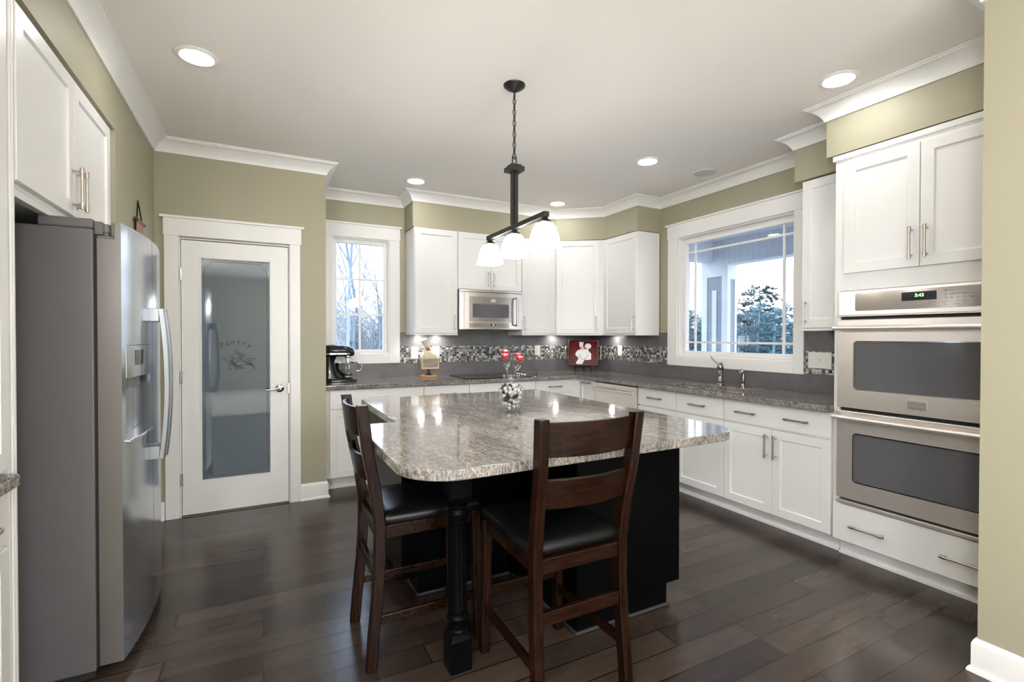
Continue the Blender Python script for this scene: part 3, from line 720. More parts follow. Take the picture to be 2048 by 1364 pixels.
bowed('badge', -.025, .025, 1.688, 1.722, mat('badge_silver', (.8, .79, .78), .25, .8), dr, .004, .003, 4, 0)
b = MB(); x = .268
b.tube([(x, bow(x)+.0, 1.74), (x, bow(x)-.045, 1.735), (x, bow(x)-.052, 1.60), (x, bow(x)-.045, 1.455), (x, bow(x), 1.45)], .013, 12); b.build('handle', STEELM, dr, smooth=True)
MB().box(-.20, yb+.05, 1.395, .05, yb+.2, 1.4045).build('vent_grille', mat('grille_grey', (.12, .12, .12), .5), t)

# ------------------------------------------------------------------ double oven (local front -Y, faces -X)
t = thing('double_oven', 'stainless double wall oven built into the white tower cabinet', 'oven', (3.118, 1.700, 0), FX)
OW = .774
MB().box(.004, -.0007, .342, OW-.004, .515, 1.608).build('body', mat('oven_case', (.015, .015, .015), .5), t)
cpan = MB().box(0, -.030, 1.462, OW, -.0008, 1.608).build('control_panel', STEEL, t, .004)
MB().box(-.004, -.040, 1.455, OW+.004, -.0008, 1.4615).build('panel_lip', STEEL, t, .002)
b = MB(); b.T = Matrix(((1, 0, 0, 0), (0, 0, 1, 0), (0, 1, 0, 0), (0, 0, 0, 1))); b.prism(rrect(.092, 1.487, .682, 1.592, .012), -.0325, -.0305); pg = b.build('panel_glass', PANEL, cpan)
dsp = MB().box(.325, -.0345, 1.531, .480, -.0326, 1.577).build('display', DISPLAY, pg)
text_mesh('5:43', .024, GREEN, dsp, 'clock_digits', Matrix.Translation((.405, -.0348, 1.550)) @ FRONT, .0002)
b = MB(); rnd = random.Random(9)
for x, zs in ((.185, (1.522,)), (.205, (1.522,)), (.225, (1.545, 1.522, 1.508, 1.495)), (.247, (1.522, 1.508, 1.495)), (.266, (1.545, 1.522)), (.287, (1.563, 1.545, 1.522, 1.508, 1.495)),
              (.33, (1.520, 1.503)), (.353, (1.520, 1.503)), (.376, (1.520, 1.503)), (.40, (1.520, 1.503)), (.424, (1.520, 1.503)), (.448, (1.520, 1.503)), (.47, (1.520, 1.503)),
              (.515, (1.575, 1.555, 1.537, 1.518, 1.503)), (.54, (1.575, 1.555, 1.537)), (.565, (1.555, 1.537, 1.518, 1.503)), (.59, (1.555, 1.537, 1.518, 1.503)), (.618, (1.555, 1.537))):
    for z in zs: L = rnd.uniform(.004, .009); b.box(x-L, -.0336, z-.0020, x+L, -.0320, z+.0020)
b.build('key_marks', INK, pg)
def oven_door(z0, z1, gz0, gz1, hz):
    b = MB(); b.T = Matrix(((1, 0, 0, 0), (0, 0, 1, 0), (0, 1, 0, 0), (0, 0, 0, 1)))
    b.prism([(0, z0), (OW, z0), (OW, z1), (0, z1)], -.042, -.004, [rrect(.093, gz0, .668, gz1, .02)[::-1]])
    d = b.build('oven_door', STEEL, t, .004)
    g = MB(); g.T = b.T; g = MB(); g.T = Matrix(((1, 0, 0, 0), (0, 0, 1, 0), (0, 1, 0, 0), (0, 0, 0, 1)))
    g.prism(rrect(.094, gz0+.001, .667, gz1-.001, .019), -.036, -.010); g.build('window', OVGLASS, d)
    g = MB(); g.T = Matrix(((1, 0, 0, 0), (0, 0, 1, 0), (0, 1, 0, 0), (0, 0, 0, 1)))
    g.prism(rrect(.090, gz0-.003, .671, gz1+.003, .022), -.0435, -.0422, [rrect(.0945, gz0+.002, .6665, gz1-.002, .018)[::-1]]); g.build('window_trim', CHROME, d)
    b = MB(); b.tube([(.0, -.085, hz), (OW, -.085, hz)], .0135, 14)
    for x in (.03, OW-.03): b.tube([(x, -.042, hz-.003), (x, -.085, hz)], .011, 10)
    b.build('handle', STEEL, d, smooth=True); return d
du = oven_door(.918, 1.437, 1.030, 1.310, 1.388); dl = oven_door(.378, .898, .486, .770, .862)
bd = MB().box(.358, -.046, .952, .448, -.0422, .998).build('badge', bpy.data.materials['badge_silver'], du, .002)
text_mesh('FRIGIDAIRE', .0125, INK, bd, 'lettering', Matrix.Translation((.403, -.0463, .978)) @ FRONT, .0002)
text_mesh('PROFESSIONAL', .0085, INK, bd, 'lettering', Matrix.Translation((.403, -.0463, .960)) @ FRONT, .0002)
MB().box(-.002, -.036, .342, OW+.002, -.0008, .363).build('bottom_trim', STEEL, t, .003)

# ------------------------------------------------------------------ dishwasher
t = thing('dishwasher', 'stainless dishwasher with a straight bar handle in the right-hand run', 'dishwasher', (RX, 4.128, 0), FX)
MB().box(.002, .0, .105, .640, .55, .870).build('body', mat('dw_case', (.02, .02, .02), .5), t)
d = MB().box(.004, -.024, .118, .636, -.0005, .858).build('door', STEEL, t, .003)
b = MB(); b.tube([(.015, -.065, .800), (.625, -.065, .800)], .011, 12)
for x in (.05, .59): b.tube([(x, -.024, .800), (x, -.065, .800)], .008, 8)
b.build('handle', STEEL, d, smooth=True)
b = MB(); b.box(.0, .078, 0, .642, .09, .1045); b.box(.0, .064, 0, .642, .0775, .014); b.build('toe_kick', TRIM, t)

# ------------------------------------------------------------------ refrigerator
t = thing('refrigerator', 'large grey side-by-side refrigerator with ice dispenser and bowed stainless doors', 'refrigerator')
Y0, Y1, YS = 2.405, 3.215, 2.805; FXF = -.492
def fb(y): k = 2*(y-Y0)/(Y1-Y0)-1; return FXF+.034*(1-k*k)
MB().box(-1.34, Y0+.004, .03, -.578, Y1-.004, 1.752).build('body', FRIDGE, t, .006)
MB().box(-.578, Y0+.014, .06, -.568, Y1-.014, 1.745).build('gasket', RUB, t)
def dpoly(ya, yb_, back=-.566, inset=0, n=10):
    Ys = [ya+(yb_-ya)*i/n for i in range(n+1)]
    return [(fb(y)-inset, y) for y in Ys]+[(back, y) for y in (yb_, ya)]
ZT = 1.782; da, dbz = 2.442, 2.748
b = MB(); b.prism(dpoly(Y0, YS-.003), .05, .905); b.prism(dpoly(Y0, YS-.003), 1.300, 1.716); b.prism(dpoly(Y0+.06, YS-.003), 1.716, ZT); NY = [Y0, Y0+.03, Y0+.06]; b.prism([(fb(y), y) for y in NY]+[(fb(y)-.020, y) for y in NY[::-1]], 1.716, ZT)
b.prism(dpoly(Y0, da, n=3), .905, 1.300); b.prism(dpoly(dbz, YS-.003, n=3), .905, 1.300); b.prism(dpoly(da, dbz, inset=.065), .905, 1.300)
bmesh.ops.remove_doubles(b.bm, verts=b.bm.verts[:], dist=.00005)
dn = b.build('freezer_door', STEELV, t, smooth=25)
b = MB(); b.prism(dpoly(YS+.003, Y1), .05, ZT); b.build('fridge_door', STEELV, t, smooth=25)
HANDLE = mat('satin_handle_steel', (.30, .315, .335), .38, .75); DOORSIDE = mat('door_side_grey', (.15, .138, .13), .33, .3)
for o in t.children:
    if o.name.split('.')[0] in ('freezer_door', 'fridge_door'):
        o.data.materials.append(DOORSIDE)
        for p in o.data.polygons:
            if p.normal.y < -.9 and p.center.y < Y0+.01: p.material_index = 1
# dispenser
b = MB(); Ys = [da+.002+(dbz-da-.004)*i/8 for i in range(9)]
b.prism([(fb(y)+.002, y) for y in Ys]+[(fb(y)-.062, y) for y in Ys[::-1]], 1.165, 1.299); ds = b.build('dispenser_panel', STEELV, dn, .003)
Ys = [2.53+.10*i/5 for i in range(6)]
b = MB(); b.prism([(fb(y)+.003, y) for y in Ys]+[(fb(y)+.001, y) for y in Ys[::-1]], 1.215, 1.278); b.build('dispenser_display', DISPLAY, dn)
Ys = [da+.003+(dbz-da-.006)*i/8 for i in range(9)]
b = MB(); b.prism([(fb(y)-.0625, y) for y in Ys]+[(fb(y)-.0645, y) for y in Ys[::-1]], .920, 1.164); b.build('dispenser_recess', FRIDGE_T, dn)
b = MB(); b.prism([(fb(y)+.012, y) for y in Ys]+[(fb(y)-.062, y) for y in Ys[::-1]], .907, .918); b.build('drip_tray', CHROME, dn, .003)
b = MB(); b.prism([(fb(y)-.02, y) for y in Ys[2:7]]+[(fb(y)-.060, y) for y in Ys[2:7][::-1]], 1.12, 1.1645); b.build('dispenser_chute', FRIDGE_T, dn, .004)
for yy, nm in ((YS-.040, dn), (YS+.034, t.children[-1])):
    door = [c for c in t.children if c.name.startswith('freezer_door' if yy < YS else 'fridge_door')][0]
    x0 = fb(yy); b = MB(); zs = [.765+.70*i/14 for i in range(15)]
    rings = []
    for z in zs:
        k = (z-.765)/.70*2-1; xo = x0+.052+.022*(1-k*k)
        rings.append([(xo-.022, yy-.016, z), (xo-.004, yy-.016, z), (xo, yy-.010, z), (xo, yy+.010, z), (xo-.004, yy+.016, z), (xo-.022, yy+.016, z)])
    b.sweep(rings)
    for z in (.765, 1.405): b.box(x0-.004, yy-.014, z, x0+.034, yy+.014, z+.06)
    b.build('handle', HANDLE, door, .002)
b = MB(); b.box(-.74, Y0+.004, 1.7525, -.578, Y0+.10, 1.790); b.box(-.5775, Y0+.006, 1.730, -.548, Y0+.052, 1.782); b.build('hinge_cover', FRIDGE_T, t, .006)
b = MB(); b.box(-.5655, Y0-.001, 1.7165, -.5125, Y0+.0595, 1.7265); b.box(-.5225, Y0-.001, 1.727, -.5125, Y0+.0595, 1.779); b.build('notch_lining', FRIDGE_T, t, .003)
MB().lathe([(.013, 1.728), (.013, 1.742), (.018, 1.743), (.018, 1.770), (.012, 1.774)], (-.5405, Y0+.022, 0), 18).build('hinge_pin', FRIDGE_T, t, smooth=True)
b = MB(); b.box(-.74, Y1-.10, 1.7525, -.578, Y1-.004, 1.790); b.build('hinge_cover', FRIDGE_T, t, .006)
MB().box(-1.3, Y0+.02, .001, -.585, Y1-.02, .0295).build('kick_grille', RUB, t)

# ------------------------------------------------------------------ left side cabinetry
t = thing('over_fridge_cabinet', 'white two-door cabinet mounted above the refrigerator', 'cabinet', (-.708, 2.085, 0), R(90))
MB().box(0, 0, 1.815, 1.15, .70, 2.405).build('body', CAB, t, .0015)
MB().box(.0, .001, 1.79, 1.15, .03, 1.8145).build('bottom_rail', CAB, t)
d1 = shaker(.535, .565, .005, 1.832, t); pull(.005+.535-.028, 1.945, d1, True, .17)
d2 = shaker(.535, .565, .545, 1.832, t); pull(.545+.028, 1.945, d2, True, .17)
t = thing('fridge_side_panel', 'tall white end panel at the left photo edge between counter and refrigerator', 'panel')
MB().box(-1.40, 2.046, .001, -.697, 2.082, 2.418).build('panel_board', CAB, t, .002)
b = MB(); b.box(-.6965, 2.049, .001, -.689, 2.056, 2.418); b.box(-.6965, 2.066, .001, -.690, 2.079, 2.418); b.build('edge_beads', CAB, t, .002)
t = thing('hutch_cabinet', 'white upper hutch cabinet standing on the near left granite counter', 'cabinet', (-.71, 1.20, 0), R(90))
MB().box(0, 0, .9155, .842, .66, 2.418).build('body', CAB, t, .002)
d1 = shaker(.412, 1.46, .005, .93, t); d2 = shaker(.412, 1.46, .421, .93, t)
t = thing('base_cabinet', 'white base cabinet under the granite counter at the left photo edge', 'cabinet', (-.712, 1.20, 0), R(90))
carcass(.830, .66, BZ0, BZ1, t, True)
s = slab(.82, .158, .005, .707, t); pull(.24, .787, s, False); pull(.60, .787, s, False)
shaker(.408, .58, .005, DZ0, t); shaker(.408, .58, .417, DZ0, t)
tag(MB().prism(fillet([(-1.40, 1.19), (-.665, 1.19), (-.665, 2.038), (-1.40, 2.038)], [0, .0, .02, 0]), .8765, .914).build('countertop', GRAN, None, .005), 'light granite counter corner at the left photo edge beside the refrigerator', 'countertop')

# ------------------------------------------------------------------ counter stools
def make_chair(label, loc, rz):
    t = thing('counter_stool', label, 'stool', loc, rz, 'counter stools at the island')
    def post(y, sgn):
        P = [(0, 0, .0), (.012, 0, .14), (.028, 0, .30), (.036, 0, .45), (.036, 0, .58), (.018, 0, .72), (-.014, 0, .88), (-.036, 0, 1.065)]
        Y = [.190, .188, .186, .184, .184, .188, .194, .202]
        rings = []
        for (x, _, z), yy in zip(P, Y):
            a, d = .019, .022
            yy *= sgn; rings.append([(x-d, yy-a, z), (x+d, yy-a, z), (x+d, yy+a, z), (x-d, yy+a, z)])
        return MB().sweep(rings).build('leg', ESPRESSOV, t, .004, smooth=20)
    for s in (-1, 1): post(0, s)
    for s in (-1, 1):
        b = MB(); b.sweep([[(x-.019, s*y-.019, z), (x+.019, s*y-.019, z), (x+.019, s*y+.019, z), (x-.019, s*y+.019, z)] for x, y, z in ((.470, .185, 0), (.462, .180, .30), (.455, .176, .57))])
        b.build('leg', ESPRESSOV, t, .004)
    def slat(z0, z1, xa, xb, name, bowd=.035, th=.017):
        b = MB(); n = 12; rings = []
        for i in range(n+1):
            k = 2*i/n-1; y = .178*k; o = -bowd*(1-k*k)
            rings.append([(xa+o-th/2, y, z0), (xa+o+th/2, y, z0), (xb+o+th/2, y, z1), (xb+o-th/2, y, z1)])
        b.sweep(rings); b.build(name, ESPRESSO, t, .003, smooth=20)
    slat(.932, 1.052, -.018, -.034, 'top_slat'); slat(.748, .855, .015, -.008, 'lower_slat')
    b = MB(); b.box(.022, -.166, .515, .050, .166, .568); b.build('seat_rail', ESPRESSO, t, .003)
    b = MB()
    for s in (-1, 1): b.sweep([[(x, s*y-.011, z) for z in (.515, .568)]+[(x, s*y+.011, z) for z in (.568, .515)] for x, y in ((.055, .180), (.44, .174))])
    b.box(.440, -.158, .515, .462, .158, .568); b.build('seat_frame', ESPRESSO, t, .003)
    b = MB(); P = rrect(.038, -.200, .492, .200, .035, 5)
    cx, cy = .265, 0
    rings = [[(cx+(x-cx)*k, cy+(y-cy)*k, z) for x, y in P] for k, z in ((.96, .5685), (1.0, .577), (1.0, .592), (.985, .606), (.93, .617), (.80, .623), (.45, .625), (.1, .625))]
    b.sweep(rings); b.build('seat_cushion', LEATHER, t, smooth=60)
    b = MB(); b.box(.018, -.168, .335, .038, .168, .385); b.build('stretcher', ESPRESSO, t, .003)
    b = MB(); b.box(.455, -.165, .240, .475, .165, .280); b.build('stretcher', ESPRESSO, t, .003)
    for s in (-1, 1):
        b = MB(); b.sweep([[(x, s*y-.009, z-.018), (x, s*y+.009, z-.018), (x, s*y+.009, z+.018), (x, s*y-.009, z+.018)] for x, y, z in ((.035, .187, .19), (.447, .182, .19))]); b.build('stretcher', ESPRESSO, t, .003)
    for x, y in ((0, .19), (0, -.19), (.47, .185), (.47, -.185)): MB().lathe([(.013, -.0), (.013, .004)], (x, y, -.0005), 12).build('foot_glide', WHITEP, t)
    return t
make_chair('dark wood ladder-back stool with black seat on the fridge side of the island', (.3835, 2.166, .001), 0)
make_chair('dark wood ladder-back stool nearest the camera, its back toward us', (1.018, 1.405, .001), R(90))

# ------------------------------------------------------------------ ceiling fixtures
def downlight(x, y, label, first=[None]):
    if first[0] is None:
        t = thing('recessed_light', label, 'ceiling light', (x, y, CZ), 0, 'recessed ceiling lights')
        MB().lathe([(.072, -.0005), (.094, -.0005), (.096, -.004), (.090, -.008), (.076, -.010), (.072, -.006)], seg=40, cap=False).build('trim_ring', TRIM, t, smooth=True)
        MB().lathe([(.0745, -.004), (.072, -.0065), (.04, -.007)], seg=32).build('diffuser', EMIT_CAN, t)
        first[0] = t
    else: dup(first[0], (x, y, CZ), label)
downlight(-.287, 2.925, 'round recessed light in the ceiling near the refrigerator')
downlight(1.252, 4.344, 'recessed light in the ceiling near the small back window')
downlight(2.803, 4.387, 'recessed light in the ceiling near the back corner cabinet')
downlight(2.771, 2.996, 'recessed light in the ceiling left of the round speaker')
downlight(2.819, 1.562, 'large-looking recessed light in the ceiling in front of the oven tower')
for x, y in ((-.287, .6), (1.3, .2), (.2, -1.6), (1.7, -1.6), (.2, -3.6), (1.7, -3.6)): downlight(x, y, 'extra recessed light added to the ceiling out of view as fill')  # extra unseen cans, added to raise the room brightness
t = thing('ceiling_speaker', 'white round speaker grille flush in the ceiling above the sink window', 'speaker', (3.405, 2.98, CZ))
MB().lathe([(.088, -.0005), (.100, -.0005), (.100, -.004), (.090, -.006)], seg=40, cap=False).build('trim_ring', TRIM, t, smooth=True)
MB().lathe([(.0885, -.0005), (.086, -.0045), (.05, -.006)], seg=32).build('grille', mat('grille_white', (.62, .61, .59), .7), t)
# pendant
PXc, PYc = 1.270, 2.440
t = thing('pendant_light', 'bronze three-shade bar pendant hanging over the island', 'pendant light', (PXc, PYc, 0))
MB().lathe([(.010, CZ-.040), (.020, CZ-.034), (.045, CZ-.020), (.060, CZ-.008), (.062, CZ-.0005)], seg=32).build('canopy', BRONZE, t, smooth=True)
b = MB(); z = CZ-.045; k = 0
while z > 2.355:
    b.ring((0, 0, z-.016), .0115, .0026, 14, 6, 'x' if k % 2 else 'y', .75) if False else None
    n = 14; pts = []
    for i in range(n+1):
        a = 2*pi*i/n; u, v_ = .0088*cos(a), .0185*sin(a)
        pts.append((u, 0, z-.017+v_) if k % 2 else (0, u, z-.017+v_))
    b.tube(pts, .0024, 6, cap=False); z -= .0305; k += 1
b.tube([(0, 0, CZ-.04), (0, 0, 2.34)], .0022, 6)
b.build('chain', BRONZE, t, smooth=True)
b = MB(); b.tube([(-.012, 0, 2.300), (-.012, 0, 2.352), (.012, 0, 2.352), (.012, 0, 2.300)], .004, 8); b.build('hook_loop', BRONZE, t)
b = MB(); b.box(-.044, -.044, 2.265, .044, .044, 2.291); b.box(-.032, -.032, 2.291, .032, .032, 2.303); b.build('top_block', BRONZE, t, .002)
b = MB()
for sx_ in (-1, 1): b.box(sx_*.0125-.0085, -.0085, 1.966, sx_*.0125+.0085, .0085, 2.2645)
b.box(-.007, -.022, 1.966, .007, .022, 2.2645); b.build('stem', BRONZE, t, .001)
MB().box(-.0155, -.352, 1.938, .0155, .352, 1.9655).build('bar', BRONZE, t, .002)
for yy in (-.330, 0, .330):
    b = MB(); q = lambda a, z: [(-a, yy-a, z), (a, yy-a, z), (a, yy+a, z), (-a, yy+a, z)]
    b.sweep([q(.012, 1.938), q(.014, 1.930), q(.026, 1.918), q(.028, 1.913)]); sk = b.build('socket', BRONZE, t, .001)
    b = MB(); rings = []
    for hw, z in ((.022, 1.9135), (.032, 1.909), (.040, 1.893), (.049, 1.868), (.056, 1.838), (.061, 1.810), (.065, 1.786), (.061, 1.786), (.058, 1.830), (.045, 1.885), (.03, 1.902)):
        P = rrect(-hw, yy-hw, hw, yy+hw, hw*.16, 4); rings.append([(x, y, z) for x, y in P])
    b.sweep(rings, cap=False); b.build('lamp_shade', SHADEM, sk, smooth=50)
# glowing globes added out of view behind the camera to brighten the kitchen
GLM = emit('fill_globe_glass', (1, .995, .982), FILL_GLOBE)
first = None
for x, y in ((-1.2, -.7), (-1.15, -2.5), (.75, -3.2), (1.45, -4.0)):
    if first: dup(first, (x, y, 0)); continue
    first = t = thing('fill_globe', 'white glowing globe added out of view behind the camera as fill light', 'pendant light', (x, y, 0), 0, 'added fill globes behind the camera')
    MB().ball((0, 0, 1.95), .17, 24, 16).build('globe', GLM, t, smooth=True)
    MB().lathe([(.03, 2.11), (.03, 2.15), (.005, 2.16), (.005, CZ-.02), (.06, CZ-.015), (.06, CZ-.0005)], seg=20).build('rod', BRONZE, t, smooth=True)
# under-cabinet puck lights
def puck(x, y, z, label):
    t = thing('puck_light', label, 'cabinet light', (x, y, z), 0, 'lights under the upper cabinets')
    MB().lathe([(.034, 0), (.034, -.012), (.029, -.014)], seg=24, cap=False).build('ring', NICKEL, t, smooth=True)
    MB().lathe([(.0335, -.0005), (.029, -.0125), (.01, -.013)], seg=24).build('lens', EMIT_PUCK, t)
puck(1.47, 4.915, UZ0-.0005, 'left puck light under the cabinet above the chef figurine')
puck(1.66, 4.915, UZ0-.0005, 'right puck light under the cabinet above the chef figurine')
puck(3.12, 4.915, UZ0-.0005, 'puck light under the corner cabinet on the cooktop side of the red tray')
puck(3.615, 4.48, UZ0-.0005, 'puck light under the corner cabinet on the window side of the red tray')

# ------------------------------------------------------------------ outlets and switches
def plate(label, loc, rz, w, h, kind):
    t = thing('switch_plate' if kind == 'switch' else 'outlet_plate', label, 'switch' if kind == 'switch' else 'outlet', loc, rz)
    MB().box(-w/2, -.006, -h/2, w/2, -.0004, h/2).build('plate', WHITEP, t, .002)
    if kind == 'switch':
        for k in (-1, 0, 1): MB().box(k*.046-.004, -.013, -.004, k*.046+.004, -.006, .010).build('toggle', WHITEP, t, .001)
    else:
        for z in (-.021, .021): MB().box(-.017, -.0075, z-.014, .017, -.006, z+.014).build('socket_face', WHITEP, t, .003)
yw = YB-.0127; xw = XR-.0127
plate('white outlet on the mosaic tile, left of the chef figurine', (1.418, yw, 1.162), 0, .076, .128, 'outlet')
plate('white outlet on the mosaic tile just behind the chef figurine', (1.652, yw, 1.162), 0, .080, .128, 'outlet')
plate('beige outlet on the back mosaic between the cooktop and the red tray', (2.906, yw, 1.168), 0, .076, .118, 'outlet')
plate('beige outlet on the right-wall mosaic beside the sink window', (xw, 4.42, 1.170), FX, .076, .118, 'outlet')
plate('three-toggle white switch plate on the mosaic next to the oven tower', (xw, 2.158, 1.160), FX, .170, .120, 'switch')

# ------------------------------------------------------------------ stand mixer
t = thing('stand_mixer', 'black stand mixer with chrome bowl on the counter below the small window', 'mixer', (.635, 4.72, .9145))
PB = mat('black_enamel', (.010, .011, .013), .14)
b = MB(); b.prism(rrect(-.14, -.075, .155, .075, .07, 8), 0, .022); b.prism(rrect(-.13, -.068, .12, .068, .06, 8), .022, .034); b.build('base', PB, t, .005, smooth=30)
b = MB(); rings = []
for z, xa, xb, hw in ((.03, -.135, -.01, .058), (.08, -.132, -.035, .052), (.14, -.132, -.05, .046), (.20, -.134, -.04, .048), (.235, -.136, -.02, .052)):
    rings.append([(x, y, z) for x, y in rrect(xa, -hw, xb, hw, .035, 5)])
b.sweep(rings); b.build('column', PB, t, smooth=50)
b = MB(); rings = []
for x, ry, rz_, zc in ((-.150, .02, .02, .29), (-.145, .045, .040, .288), (-.12, .060, .052, .286), (-.05, .064, .056, .286), (.03, .064, .055, .284), (.08, .060, .050, .280), (.115, .050, .040, .274), (.130, .034, .027, .268), (.134, .012, .012, .265)):
    rings.append([(x, ry*cos(2*pi*i/24), zc+rz_*sin(2*pi*i/24)) for i in range(24)])
b.sweep(rings); b.build('motor_head', PB, t, smooth=60)
b = MB(); b.prism(rrect(-.135, -.0655, .105, .0655, .05, 8), .252, .266); b.build('trim_band', CHROME, t, smooth=30)
MB().ball((-.03, -.070, .246), (.012, .010, .010)).build('speed_knob', BLACK, t, smooth=True)
MB().lathe([(.030, .242), (.032, .232), (.030, .222), (.020, .215)], (.075, 0, 0), 24).build('planetary_hub', CHROME, t, smooth=True)
MB().lathe([(.020, .215), (.022, .19), (.018, .16), (.014, .12), (.025, .09), (.02, .06)], (.075, 0, 0), 20).build('beater', STEEL, t, smooth=True)
bw = MB().lathe([(.045, .036), (.048, .040), (.040, .046), (.062, .062), (.088, .095), (.098, .13), (.102, .17), (.105, .176), (.101, .176), (.097, .13), (.085, .097), (.058, .066), (.02, .058)], (.065, 0, 0), 32).build('bowl', CHROME, t, smooth=60)
MB().tube([(.160, 0, .165), (.185, 0, .165), (.200, 0, .145), (.200, 0, .115), (.185, 0, .095), (.155, 0, .09)], .006, 8).build('bowl_handle', CHROME, bw, smooth=True)
MB().ball((-.085, -.050, .15), .006).build('lock_pin', CHROME, t, smooth=True)
MB().tube([(-.145, -.02, .10), (-.165, -.04, .07), (-.16, -.06, .02), (-.14, -.08, .006)], .004, 6).build('power_cord', BLACK, t, smooth=True)

# ------------------------------------------------------------------ chef figurine
t = thing('chef_figurine', 'small chef figurine with tilted white hat holding a framed wooden sign', 'figurine', (1.528, 4.845, .9145))
CREAM = mat('cream_ceramic', (.72, .66, .54), .5); SKIN = mat('painted_skin', (.60, .30, .18), .5); TAN = mat('tan_wood', (.52, .30, .11), .45)
MB().lathe([(.088, 0), (.090, .006), (.088, .018), (.080, .022), (.05, .023)], seg=36).build('base', TAN, t, smooth=True)
b = MB(); b.lathe([(.045, .0235), (.030, .032), (.014, .04), (.012, .10)], seg=16); b.build('stem', mat('dark_green_stem', (.02, .022, .018), .5), t, smooth=True)
b = MB(); b.T = Matrix(((1, 0, 0, 0), (0, 0, 1, 0), (0, 1, 0, 0), (0, 0, 0, 1)))
b.prism([(-.092, .085), (.092, .085), (.092, .205), (-.092, .205)], -.062, -.040, [[(-.078, .187), (.078, .187), (.078, .103), (-.078, .103)]]); sf = b.build('sign_frame', mat('pale_wood', (.66, .50, .30), .5), t, .003)
MB().box(-.080, -.054, .100, .080, -.044, .190).build('sign_board', GREYBOARD, sf)
b = MB(); rings = [[(rx*cos(2*pi*i/20)+ox, ry*sin(2*pi*i/20), z) for i in range(20)] for z, rx, ry, ox in ((.10, .03, .03, 0), (.15, .055, .036, 0), (.20, .070, .038, .0), (.235, .066, .036, -.004), (.262, .036, .028, -.006), (.275, .022, .022, -.006))]
b.sweep(rings); b.tube([(-.06, 0, .235), (-.085, -.02, .215), (-.08, -.05, .20)], [.018, .016, .012], 10); b.tube([(.058, 0, .235), (.085, -.02, .215), (.08, -.05, .20)], [.018, .016, .012], 10)
b.build('jacket', CREAM, t, smooth=60)
b = MB(); b.ball((-.010, -.006, .296), (.026, .025, .030), 16, 12); b.ball((-.006, -.032, .294), (.008, .010, .007), 10, 6)
b.ball((-.034, -.002, .296), (.005, .006, .008)); b.ball((.015, -.004, .296), (.005, .006, .008))
hd = b.build('head', SKIN, t, smooth=True)
b = MB(); b.ball((-.016, -.030, .283), (.012, .006, .004)); b.ball((.006, -.030, .283), (.012, .006, .004)); b.build('moustache', mat('brown_hair', (.10, .05, .025), .7), hd, smooth=True)
b = MB(); b.ball((-.018, -.028, .303), .003); b.ball((.002, -.029, .303), .003); b.build('eye', BLACK, hd, smooth=True)
b = MB(); b.T = Matrix.Translation((-.016, .0, .314)) @ Matrix.Rotation(R(-26), 4, 'Y'); b.lathe([(.026, 0), (.027, .018), (.028, .02), (.030, .05), (.036, .072), (.034, .080), (.015, .084)], seg=20); b.build('chef_hat', CREAM, t, smooth=50)

# ------------------------------------------------------------------ red tray on easel
t = thing('plate_easel', 'black metal easel holding the red chef tray in the back corner', 'easel', (3.425, 4.785, .9145), R(-40))
b = MB()
for s in (-1, 1):
    b.tube([(s*.10, -.045, .004), (s*.085, -.01, .06), (s*.07, .055, .30)], .005, 8); b.tube([(s*.095, -.072, .056), (s*.09, -.005, .054)], .005, 8); b.tube([(s*.095, -.072, .054), (s*.095, -.074, .084)], .004, 8)
b.tube([(-.075, .035, .22), (.075, .035, .22)], .005, 8); b.tube([(-.088, -.006, .056), (.088, -.006, .056)], .005, 8); b.tube([(0, .052, .26), (0, .12, .004)], .006, 8)
b.build('frame', BLACK, t, smooth=True)
t = thing('serving_tray', 'dark red framed tray with a white chef design, leaning on the corner easel', 'tray', (3.425, 4.785, .9145), R(-40))
TT = Matrix.Translation((0, -.022, .0665)) @ Matrix.Rotation(R(-12), 4, 'X') @ Matrix.Scale(.91, 4)
TW2, TH = .195, .345
def tb(): q = MB(); q.T = TT; return q
b = tb(); b.box(-TW2+.01, -.012, .01, TW2-.01, -.004, TH-.01); bk = b.build('back', mat('deep_red_lacquer', (.10, .005, .010), .15), t)
b = tb(); b.box(-TW2, -.040, 0, -TW2+.014, 0, TH); b.box(TW2-.014, -.040, 0, TW2, 0, TH); b.box(-TW2+.014, -.040, 0, TW2-.014, 0, .014); b.box(-TW2+.014, -.040, TH-.014, TW2-.014, 0, TH); b.build('rim', MAHOG, t, .003)
b = tb(); b.box(-TW2+.014, -.0135, .01+.1, TW2-.014, -.0122, .1125); b.box(-TW2+.014, -.0135, .225, TW2-.014, -.0122, .2265); b.box(-.005, -.0135, .02, -.003, -.0122, TH-.02); b.build('tile_joints', mat('joint_dark', (.05, .02, .03), .5), bk)
for s in (-1, 1):
    b = tb(); b.tube([(s*TW2, -.02, .085), (s*(TW2+.034), -.022, .085), (s*(TW2+.034), -.022, .255), (s*TW2, -.02, .255)], .0055, 8); b.build('handle', NICKEL, t, smooth=True)
CW = mat('painted_white', (.82, .80, .78), .5)
b = tb()
def blob(pts, y=-.0145):
    vs = [(x, y, z) for x, z in pts]; vb = [(x, -.0125, z) for x, z in pts]; b.sweep([vb, vs])
def ell(cx, cz, rx, rz_, n=22, rot=0): return [(cx+rx*cos(a)*cos(rot)-rz_*sin(a)*sin(rot), cz+rx*cos(a)*sin(rot)+rz_*sin(a)*cos(rot)) for a in [2*pi*i/n for i in range(n)]]
blob(ell(-.005, .155, .080, .072, rot=.15)); blob(ell(-.062, .172, .05, .030, rot=.9), -.0148); blob(ell(-.045, .06, .052, .026, rot=.6), -.0146)
